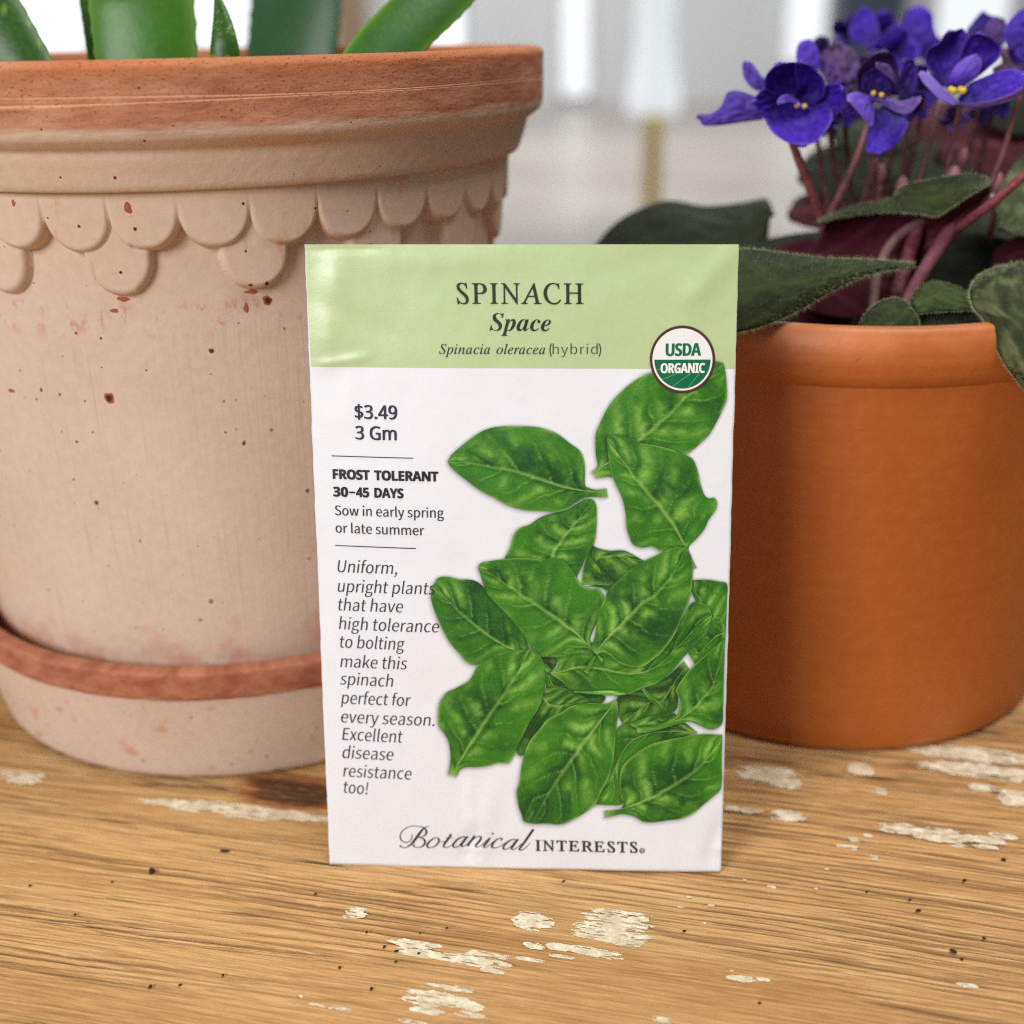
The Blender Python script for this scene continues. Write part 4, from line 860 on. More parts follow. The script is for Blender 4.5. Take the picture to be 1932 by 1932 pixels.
Kb216:116,-5 137,-1 157,8 173,22 187,42 195,68 199,98 196,126 190,149 179,169 164,183 146,192 123,195 102,191 82,182 63,168 64,202 64,279 32,279 32,0 58,0 61,20 62,20 79,7 98,-2;111,22 97,24 81,30 64,42 64,142 82,156 99,165 115,168 144,159 160,135 165,98 158,57 139,31
Kc179:107,-5 129,-2 150,7 169,19 155,41 142,31 127,25 110,22 79,31 59,57 51,95 59,133 80,159 111,168 125,166 137,160 149,152 165,173 150,184 132,192 110,195 86,192 64,183 46,169 31,149 22,124 18,95 21,66 30,41 44,22 62,7 83,-2
Kd217:97,-5 119,-1 138,9 155,22 156,22 159,0 185,0 185,279 153,279 153,206 154,173 138,185 121,192 101,195 80,192 60,183 43,168 30,148 22,124 19,95 21,66 28,41 40,21 55,7 75,-2;104,22 76,31 58,56 51,95 59,133 79,159 106,168 122,166 137,160 153,148 153,48 137,34 121,25
Ke194:109,-5 133,-2 154,5 172,15 160,36 146,28 130,23 113,21 81,29 59,52 50,88 178,88 179,106 177,131 170,153 160,171 145,184 126,192 103,195 82,192 62,183 44,168 31,148 21,124 18,95 21,66 31,41 45,22 63,7 85,-2;49,110 59,142 79,163 104,169 129,163 146,143 151,110
Kf114:12,164 37,164 37,0 69,0 69,164 110,164 110,190 69,190 69,220 72,241 81,253 96,258 118,252 125,277 93,283 62,276 43,254 37,221 37,190 12,188
Kg198:96,-88 124,-85 147,-78 166,-68 181,-54 190,-39 193,-22 185,4 163,19 126,23 89,23 69,26 59,33 56,44 57,53 62,61 68,67 96,60 131,68 156,91 166,126 164,142 158,155 150,166 189,166 189,190 123,190 96,195 77,193 61,187 46,177 35,163 27,147 25,127 29,106 38,89 50,76 50,75 40,66 32,54 29,39 31,26 37,15 46,8 46,6 31,-6 21,-21 18,-37 28,-64 55,-82;96,82 76,87 61,103 56,127 61,151 76,166 96,172 117,166 131,151 137,127 131,103 116,87;101,-65 71,-61 52,-50 46,-32 48,-21 54,-10 65,0 90,-3 123,-3 144,-5 157,-13 161,-27 154,-46 133,-60
Kh213:32,0 64,0 64,138 82,154 98,164 116,167 137,162 149,145 152,116 152,0 184,0 184,120 183,143 178,161 170,176 159,186 144,193 126,195 102,191 81,179 63,163 64,202 64,279 32,279
Ki96:32,0 64,0 64,190 32,190;48,229 59,232 67,239 70,251 67,262 59,269 48,271 37,269 30,262 27,251 30,239 37,232
Kk193:32,0 64,0 64,50 99,92 155,0 190,0 118,113 181,190 146,190 65,90 64,90 64,279 32,279
Kl100:66,-5 84,-2 80,23 73,22 69,23 66,28 64,36 64,279 32,279 32,38 36,15 47,0
Km324:32,0 64,0 64,138 81,154 97,164 112,167 132,162 144,145 147,116 147,0 179,0 179,138 196,154 212,164 227,167 247,162 259,145 263,116 263,0 294,0 294,120 293,143 288,161 280,176 269,186 255,193 237,195 215,190 194,178 174,159 164,178 146,191 121,195 100,191 80,179 62,162 62,162 58,190 32,190
Kn214:32,0 64,0 64,138 82,154 98,164 116,167 137,162 149,145 152,116 152,0 184,0 184,120 183,143 178,161 170,176 159,186 144,193 126,195 102,191 81,179 62,162 62,162 58,190 32,190
Ko212:106,-5 129,-2 150,7 167,22 182,41 191,66 194,95 191,124 182,149 167,169 150,183 129,192 106,195 83,192 63,183 45,169 31,149 21,124 18,95 21,66 31,41 45,22 63,7 83,-2;106,22 77,31 58,57 51,95 58,133 77,159 106,168 135,159 154,133 161,95 154,57 135,31
Kp217:32,-80 64,-80 64,-16 63,18 81,5 98,-2 116,-5 137,-1 157,8 173,22 187,42 195,68 199,98 196,126 190,149 179,169 164,183 146,192 123,195 101,191 81,181 62,168 62,168 58,190 32,190;111,22 97,24 81,30 64,42 64,142 82,156 99,165 115,168 144,159 160,135 165,98 158,57 139,31
Kr136:32,0 64,0 64,122 79,148 95,162 112,166 131,163 137,191 116,195 96,190 78,176 62,155 62,155 58,190 32,190
Ks164:82,-5 120,3 143,24 151,52 142,81 120,98 93,110 73,118 58,128 52,143 56,156 68,166 88,170 103,168 117,162 131,153 146,173 130,184 110,192 87,195 52,188 29,168 22,141 30,115 51,97 77,86 98,78 114,66 120,50 116,35 104,24 83,20 62,23 44,31 27,43 11,22 31,8 56,-1
Kt132:92,-5 127,2 121,27 99,21 82,26 72,38 70,58 70,164 121,164 121,190 70,190 70,244 43,244 40,190 9,188 9,164 38,164 38,59 39,41 43,25 50,13 60,3 74,-3
Ku213:88,-5 112,0 132,12 151,30 152,30 154,0 181,0 181,190 149,190 149,55 132,37 115,26 97,23 77,28 65,45 62,74 62,190 29,190 29,70 31,47 36,29 44,14 55,4 70,-2
Kv182:73,0 111,0 178,190 146,190 110,82 93,26 91,26 74,82 38,190 5,190
Kw281:62,0 99,0 126,102 139,157 141,157 154,103 181,0 220,0 272,190 241,190 213,80 202,27 200,27 187,80 157,190 126,190 96,80 83,27 82,27 70,80 42,190 9,190
Kx174:5,0 39,0 64,44 84,78 85,78 106,44 134,0 169,0 106,96 164,190 131,190 107,148 91,117 89,117 70,148 45,190 10,190 68,99
Ky182:35,-82 68,-73 91,-50 106,-16 178,190 147,190 112,85 97,31 95,31 76,85 38,190 5,190 81,0 77,-15 67,-36 53,-50 34,-56 19,-53 13,-78"""
FONT = {}
for line in GLYPHS.split('\n'):
    head, body = line[2:].split(':', 1)
    FONT[(line[0], line[1])] = (int(head), [np.array([[int(a) for a in p.split(',')] for p in s.split(' ')], float) for s in body.split(';') if s])
FILL = {}


def heavier(cs, w):
    """grow (w > 0) or thin the strokes of a glyph by moving its contours sideways"""
    ar = lambda s: .5 * np.sum(s[:, 0] * np.roll(s[:, 1], -1) - np.roll(s[:, 0], -1) * s[:, 1])
    sg = np.sign(ar(max(cs, key=lambda s: abs(ar(s))))) if cs else 1
    out = []
    for s in cs:
        s = s[np.r_[True, np.linalg.norm(np.diff(s, axis=0), axis=1) > .5]]
        a = s - np.roll(s, 1, 0); b = np.roll(s, -1, 0) - s
        a = a / (np.linalg.norm(a, axis=1)[:, None] + 1e-9); b = b / (np.linalg.norm(b, axis=1)[:, None] + 1e-9)
        n = np.stack([(a + b)[:, 1], -(a + b)[:, 0]], -1); n = n / (np.linalg.norm(n, axis=1)[:, None] + 1e-9)
        out.append(s + n * sg * w)
    return out


def filled(key, w=0):
    """triangles of one glyph, font units"""
    st = key; key = key + (w,)
    if key not in FILL:
        cu = bpy.data.curves.new('g', 'CURVE'); cu.dimensions = '2D'; cu.fill_mode = 'BOTH'
        for s in (heavier(FONT[st][1], w) if w else FONT[st][1]):
            sp = cu.splines.new('POLY'); sp.points.add(len(s) - 1); sp.use_cyclic_u = True
            for p, (x, y) in zip(sp.points, s): p.co = (x / 1000, y / 1000, 0, 1)
        o = bpy.data.objects.new('g', cu); COL.objects.link(o)
        me = bpy.data.meshes.new_from_object(o.evaluated_get(bpy.context.evaluated_depsgraph_get()))
        FILL[key] = (np.array([v.co[:2] for v in me.vertices]).reshape(-1, 2), [list(p.vertices) for p in me.polygons])
        bpy.data.objects.remove(o); bpy.data.curves.remove(cu); bpy.data.meshes.remove(me)
    return FILL[key]


class Print:
    """collects flat print in frame coordinates"""
    def __init__(s): s.v, s.f, s.c, s.k = [], [], [], 0

    def add(s, xy, faces, col, off):
        q = pk(xy[:, 0], xy[:, 1]); P = pk3(q, off)
        s.v.append(P); s.f += [[i + s.k for i in f] for f in faces]; s.k += len(P)
        s.c.append(np.broadcast_to(np.asarray(col, float), (len(P), 3)))

    def text(s, st, txt, x0, y0, x1, y1, cap, col, slant=0.0, ref='S', off=.000165, track=1.0, extra=0, w=0, lap=None):
        sy = cap / (max(p[:, 1].max() for p in FONT[(st, ref)][1]) / 1000)
        pen, G = 0.0, []
        for ch in txt:
            if ch == ' ' and (st, ' ') not in FONT: pen += .25; continue
            V, Fc = filled((st, ch), w); V = V.copy()
            if len(V):
                V[:, 0] += slant * V[:, 1]
                if lap is not None: V[:, 0] += pen - V[:, 0].min(); G.append((V, Fc)); pen = V[:, 0].max() - lap.get(ch, lap['']); continue
                V[:, 0] += pen; G.append((V, Fc))
            pen += FONT[(st, ch)][0] / 1000 * track + extra
        mn = min(V[:, 0].min() for V, _ in G); mx = max(V[:, 0].max() for V, _ in G)
        for i, (V, Fc) in enumerate(G):
            t = (V[:, 0] - mn) / (mx - mn)
            x = x0 + (x1 - x0) * t; h = V[:, 1] * sy
            tilt = .040 - .0687 * (x - 600) / 780
            s.add(np.stack([x - tilt * h, y0 + (y1 - y0) * t - h], -1), Fc, col, off + (i % 2) * .000004)

    def line(s, x0, y0, x1, y1, w, col, off=.000165, n=12):
        t = np.linspace(0, 1, n); d = np.array([-(y1 - y0), x1 - x0]) / math.hypot(x1 - x0, y1 - y0) * w / 2
        a = np.stack([x0 + (x1 - x0) * t, y0 + (y1 - y0) * t], -1)
        s.add(np.vstack([a + d, a - d]), [[i, i + 1, n + i + 1, n + i] for i in range(n - 1)], col, off)

    def disc(s, cx, cy, rx, ry, col, off, a0=0, a1=2 * math.pi, rings=6, n=96, clip=None, r0=0.0):
        a = np.linspace(a0, a1, n); r = np.linspace(r0, 1, rings)
        R, A = np.meshgrid(r, a, indexing='ij')
        xy = np.stack([cx + rx * R * np.cos(A), cy + ry * R * np.sin(A)], -1).reshape(-1, 2)
        if clip is not None: xy[:, 1] = np.maximum(xy[:, 1], clip)
        s.add(xy, [[j * n + i, j * n + i + 1, (j + 1) * n + i + 1, (j + 1) * n + i] for j in range(rings - 1) for i in range(n - 1)], col, off)


INK = (.012, .012, .016); GREY = (.035, .035, .042); HEAD = (.016, .02, .012)
L = Print()
L.text('I', 'SPINACH', 862.6, 572.5, 1101, 573, 38.5, HEAD, -.28, 'I', extra=.03, w=3)
L.text('B', 'Space', 924.5, 622.5, 1039.5, 624, 33, HEAD, .0, 'S', w=-3)
L.text('I', 'Spinacia oleracea', 830, 666.5, 1029, 667, 18.7, GREY, .02, 'S', extra=.02)
L.text('K', 'hybrid', 1043, 667, 1127, 667, 20.5, GREY, 0, 'h', extra=.02, w=-6)
L.text('N', '(', 1037, 667, 1041.5, 667, 20, GREY, 0, '(')
L.text('N', ')', 1129, 667, 1133.5, 667, 20, GREY, 0, ')')
BLUEBLK = (.02, .02, .05)
for dx, dy in ((0, 0), (.8, .3)):
    L.text('N', '$3.49', 671.5 + dx, 787.6 + dy, 750.8 + dx, 788.8 + dy, 25.5, BLUEBLK, 0, '3', off=.000165 + dx * .00001, w=6)
    L.text('N', '3 Gm', 672.6 + dx, 826.6 + dy, 750 + dx, 827.9 + dy, 25, BLUEBLK, 0, '3', off=.000165 + dx * .00001, w=6)
L.line(627, 858.6, 782, 861.3, 1.9, (.05, .07, .12)); L.line(634.3, 1026.7, 786.9, 1030, 1.9, (.05, .07, .12))
L.text('X', 'FROST TOLERANT', 629.6, 901.4, 829.2, 904.4, 17.6, INK, 0, 'F', w=16, track=.95)
L.text('X', '30', 630.5, 934.4, 659, 934.7, 17.6, INK, 0, 'D', w=14); L.line(661, 926.6, 672, 926.8, 3.2, INK); L.text('X', '45 DAYS', 674, 934.8, 764, 936, 17.6, INK, 0, 'D', w=14, track=.95)
for (t, a, b, c_, d, ch) in [('Sow in early spring', 633.7, 969.8, 839.4, 972.4, 18.6), ('or late summer', 635, 1002.6, 802.7, 1005.4, 18.6)]:
    L.text('K', t, a, b, c_, d, ch, GREY, 0)
for (t, a, b, c_, d) in [('Uniform,', 639, 1077, 751.3, 1078.6), ('upright plants', 639.2, 1114, 823.8, 1116), ('that have', 640, 1149, 763, 1150.3), ('high tolerance', 641, 1184.5, 830.6, 1187),
                         ('to bolting', 643.2, 1219.2, 766.3, 1220.4), ('make this', 643.5, 1256, 770.5, 1257.3), ('spinach', 643, 1289, 744, 1291), ('perfect for', 644.4, 1324.7, 777.5, 1327),
                         ('every season.', 645, 1360.3, 820.9, 1364), ('Excellent', 646.7, 1393.4, 761.8, 1396.3), ('disease', 647.4, 1427.8, 744, 1430), ('resistance', 648.6, 1462.5, 778, 1466), ('too!', 649.8, 1493.5, 696.7, 1495.8)]:
    L.text('K', t, a, b, c_, d, 23.4, GREY, .19, w=-3)
SCRIPT = [
    [(512, 148, 5), (475, 158, 8), (440, 182, 17), (395, 240, 27), (345, 310, 28), (300, 368, 22), (255, 405, 13), (205, 422, 9), (165, 414, 11), (152, 396, 20)],
    [(300, 250, 6), (300, 290, 8), (285, 325, 9), (255, 350, 9), (215, 355, 9), (175, 335, 10), (155, 295, 11), (160, 250, 10), (190, 205, 9), (245, 165, 9), (310, 147, 8), (370, 147, 8), (420, 158, 9), (460, 176, 13), (480, 210, 21), (474, 246, 18), (445, 272, 10), (385, 292, 7)],
    [(385, 292, 7), (430, 300, 12), (460, 330, 20), (458, 370, 20), (425, 405, 13), (380, 418, 8), (340, 412, 9), (318, 396, 13), (330, 380, 12)],
    [(618, 295, 9), (575, 300, 11), (525, 335, 17), (490, 380, 21), (497, 412, 16), (530, 420, 9), (580, 405, 11), (620, 365, 17), (636, 322, 18), (618, 296, 12)], [(630, 328, 7), (660, 346, 6), (700, 345, 6), (735, 330, 6)],
    [(785, 250, 24), (740, 320, 24), (700, 375, 22), (690, 404, 16), (715, 420, 9), (760, 410, 7), (800, 375, 6), (845, 320, 6)], [(715, 298, 6), (765, 296, 6), (815, 295, 6)],
    [(960, 292, 11), (925, 286, 11), (870, 310, 17), (820, 365, 19), (808, 400, 18), (825, 420, 12), (865, 410, 9), (910, 365, 7), (955, 305, 9)], [(985, 283, 22), (945, 335, 22), (912, 385, 22), (912, 411, 14), (940, 412, 8), (985, 380, 6), (1015, 345, 6)],
    [(1075, 275, 22), (1030, 340, 22), (985, 410, 22)], [(1000, 388, 6), (1060, 320, 7), (1110, 285, 10), (1148, 276, 15), (1153, 302, 22), (1120, 350, 22), (1087, 392, 18), (1097, 410, 10), (1130, 400, 7), (1180, 360, 6), (1230, 310, 6)],
    [(1265, 290, 22), (1225, 345, 22), (1190, 388, 20), (1196, 407, 12), (1230, 402, 7), (1275, 365, 6), (1310, 335, 6)], [(1291, 237, 26), (1298, 237, 28), (1305, 237, 26)],
    [(1402, 324, 20), (1414, 310, 14), (1395, 298, 9), (1355, 310, 13), (1310, 350, 20), (1287, 395, 20), (1302, 418, 12), (1345, 418, 8), (1400, 395, 6), (1450, 355, 6)],
    [(1590, 322, 11), (1545, 314, 11), (1490, 340, 17), (1440, 390, 19), (1426, 425, 18), (1446, 440, 12), (1490, 428, 9), (1535, 390, 7), (1580, 330, 9)], [(1610, 310, 22), (1570, 365, 22), (1535, 414, 22), (1532, 438, 14), (1560, 440, 8), (1610, 405, 6), (1650, 365, 6)],
    [(1800, 188, 26), (1740, 275, 26), (1680, 360, 24), (1632, 424, 22), (1630, 445, 14), (1660, 446, 9), (1715, 405, 6), (1762, 358, 5)]]
for k_, st_ in enumerate(SCRIPT):
    a_ = crom(np.array(st_, float), 12 * len(st_)); xy = a_[:, :2] * .1524 + np.array([732.1, 1532.1]); h_ = a_[:, 2] * .1524 / 2
    d_ = np.gradient(xy, axis=0); d_ /= np.linalg.norm(d_, axis=1)[:, None]; n_ = np.stack([-d_[:, 1], d_[:, 0]], -1) * h_[:, None]
    m_n = len(xy)
    L.add(np.vstack([xy + n_, xy - n_]), [[i, i + 1, m_n + i + 1, m_n + i] for i in range(m_n - 1)], (.03, .03, .032), .000165 + .000002 * k_)
L.text('I', 'INTERESTS', 1010, 1601.9, 1202.5, 1606.2, 20, (.03, .03, .032), -.28, 'I', extra=.06, w=12)
L.disc(1211, 1602.6, 5, 5.2, GREY, .000165, rings=2, n=28, r0=.76); L.text('N', 'R', 1208.9, 1605.4, 1213.4, 1605.5, 5.2, GREY, 0, 'R')
mesh_obj('lettering', np.vstack(L.v), L.f, ink_m, packet, smooth=False, colors=np.vstack(L.c))

# round organic seal
S = Print(); GRN = srgb(12, 104, 66); CX, CY = 1287, 677.4; Z0 = .00019
S.disc(CX, CY, 61.4, 63.8, srgb(80, 44, 36), Z0, rings=8)
S.disc(CX, CY, 56.6, 58.4, (.82, .82, .83), Z0 + .00002, rings=8)
S.disc(CX, CY + .3, 53.0, 54.4, GRN, Z0 + .00004, 0, math.pi, clip=677.6)
for (x0, y0, x1, y1) in ((480, 1465, 800, 1342), (715, 1612, 1120, 1335), (1045, 1645, 1300, 1330), (360, 1248, 450, 1240)):
    S.line(1207.5 + .0859 * x0, 588.7 + .0859 * y0, 1207.5 + .0859 * x1, 588.7 + .0859 * y1, 1.5, srgb(70, 160, 110), Z0 + .00006)
S.text('X', 'USDA', 1255.8, 671, 1321.6, 670.2, 23.6, GRN, 0, 'D', off=Z0 + .00006, track=.93)
S.text('X', 'ORGANIC', 1246, 703, 1328.6, 702.6, 18.4, (.84, .86, .83), 0, 'N', off=Z0 + .00008, track=.95)
for dx in (-.7, .7): S.text('X', 'USDA', 1255.8 + dx, 671, 1321.6 + dx, 670.2, 23.6, GRN, 0, 'D', off=Z0 + .00006 + dx * .000004, track=.93)
for dx in (-.5, .5): S.text('X', 'ORGANIC', 1246 + dx, 703, 1328.6 + dx, 702.6, 18.4, (.84, .86, .83), 0, 'N', off=Z0 + .00008 + dx * .000004, track=.95)
mesh_obj('round_seal', np.vstack(S.v), S.f, ink_m, packet, smooth=False, colors=np.vstack(S.c))


# printed spinach leaves, traced as (upper/left edge, lower/right edge, midrib), each from stem to tip
def q4(P): return np.array(P, float) * .3125 + np.array([800, 664])


def q5(P): return np.array(P, float) * .3125 + np.array([800, 1207.5])


DK, MD, LT, PL = np.array(srgb(14, 72, 24)), np.array(srgb(53, 122, 25)), np.array(srgb(146, 196, 88)), np.array(srgb(196, 222, 158))
LV, LF, LCOL, LK = [], [], [], 0


def printed_leaf(i, Lp, Rp, Mp=None, tone=0.0, vein=5.0, shade=None, nt=92, ns=58):
    global LK
    A, B = crom(Lp, nt), crom(Rp, nt)
    Mm = crom(Mp, nt) if Mp is not None else (A + B) / 2
    t = np.linspace(0, 1, nt)[:, None]; s = np.linspace(-1, 1, ns)[None, :]
    a = np.abs(s)[..., None]
    E = np.where(s[..., None] < 0, A[:, None], B[:, None])
    P = Mm[:, None] * (1 - a) + E * a
    x, y = P[..., 0], P[..., 1]
    n1 = fbm(x * .020 + i * 7, y * .020, 5 + i, 4); n2 = fbm(x * .07 + i * 3, y * .055, 31 + i, 4); n3 = fbm(x * .28, y * .28, 61 + i, 3)
    sa = np.abs(s) + t * 0
    ph = t * vein + i * .37 - sa * vein * .20 - .7 * (n1 - .5) - .12 * (n2 - .5) + np.where(s < 0, .42, 0)
    fr = ph - np.floor(ph)
    d = np.minimum(fr, 1 - fr)
    vl = np.exp(-(d / .03) ** 2) * np.clip(1.05 - sa, 0, 1) * np.clip((n2 - .32) * 6, 0, 1)
    dark_side = np.exp(-((fr - .86) / .14) ** 2) * np.clip(1.05 - sa, 0, 1)
    hi = np.exp(-((fr - .42) / .22) ** 2) * np.clip((n1 - .40) * 5, 0, 1) * np.clip(1.25 - sa, 0, 1)
    k = np.clip(.70 + .95 * (n1 - .5) + .45 * (n2 - .5) + .25 * (n3 - .5) + tone - .36 * dark_side + .15 * np.sign(s) * np.exp(-(s / .6) ** 2) + 1.1 * (fbm(x * .011 + i * 3, y * .011, 7 + i, 2) - .5), 0, 1)[..., None]
    k = np.clip((k - .62) * 1.4 + .62, 0, 1)
    c = DK * (1 - k) ** 1.3 + MD * (1 - (1 - k) ** 1.3)
    c = c + (LT - c) * np.clip(.95 * hi * (.55 + .9 * n3), 0, 1)[..., None] * np.clip(.55 + .9 * (n2 - .3), 0, 1)[..., None]
    c = c + (LT * 1.1 - c) * (.52 * vl)[..., None]
    flank = np.exp(-((s - .10) / .06) ** 2) * (1 - t * .7) + .5 * np.exp(-((s + .09) / .05) ** 2)
    c = c * (1 - .45 * np.clip(flank, 0, 1)[..., None])
    rib = np.exp(-(s / (.020 + .030 * (1 - t) ** 2)) ** 2) * np.clip(1.1 - t * .75, 0, 1)
    c = c + (np.array(srgb(156, 200, 104)) - c) * (.66 * np.clip(rib, 0, 1))[..., None]
    edge = np.exp(-((1 - sa) / .035) ** 2) * np.clip((fbm(x * .03, y * .03, 91 + i, 2) - .38) * 4, 0, 1)
    c = c + (LT * 1.05 - c) * (.6 * edge)[..., None]
    stem = np.clip((.07 - t) / .07, 0, 1) * .8
    c = c + (LT * .8 - c) * (stem * (sa > -1))[..., None]
    if shade is not None: c = c * shade
    LV.append(pk3(pk(x, y), .00005 + .000004 * i).reshape(-1, 3)); LCOL.append(np.clip(c, .004, .8).reshape(-1, 3))
    LF.append(grid_faces(ns, nt) + LK); LK += nt * ns


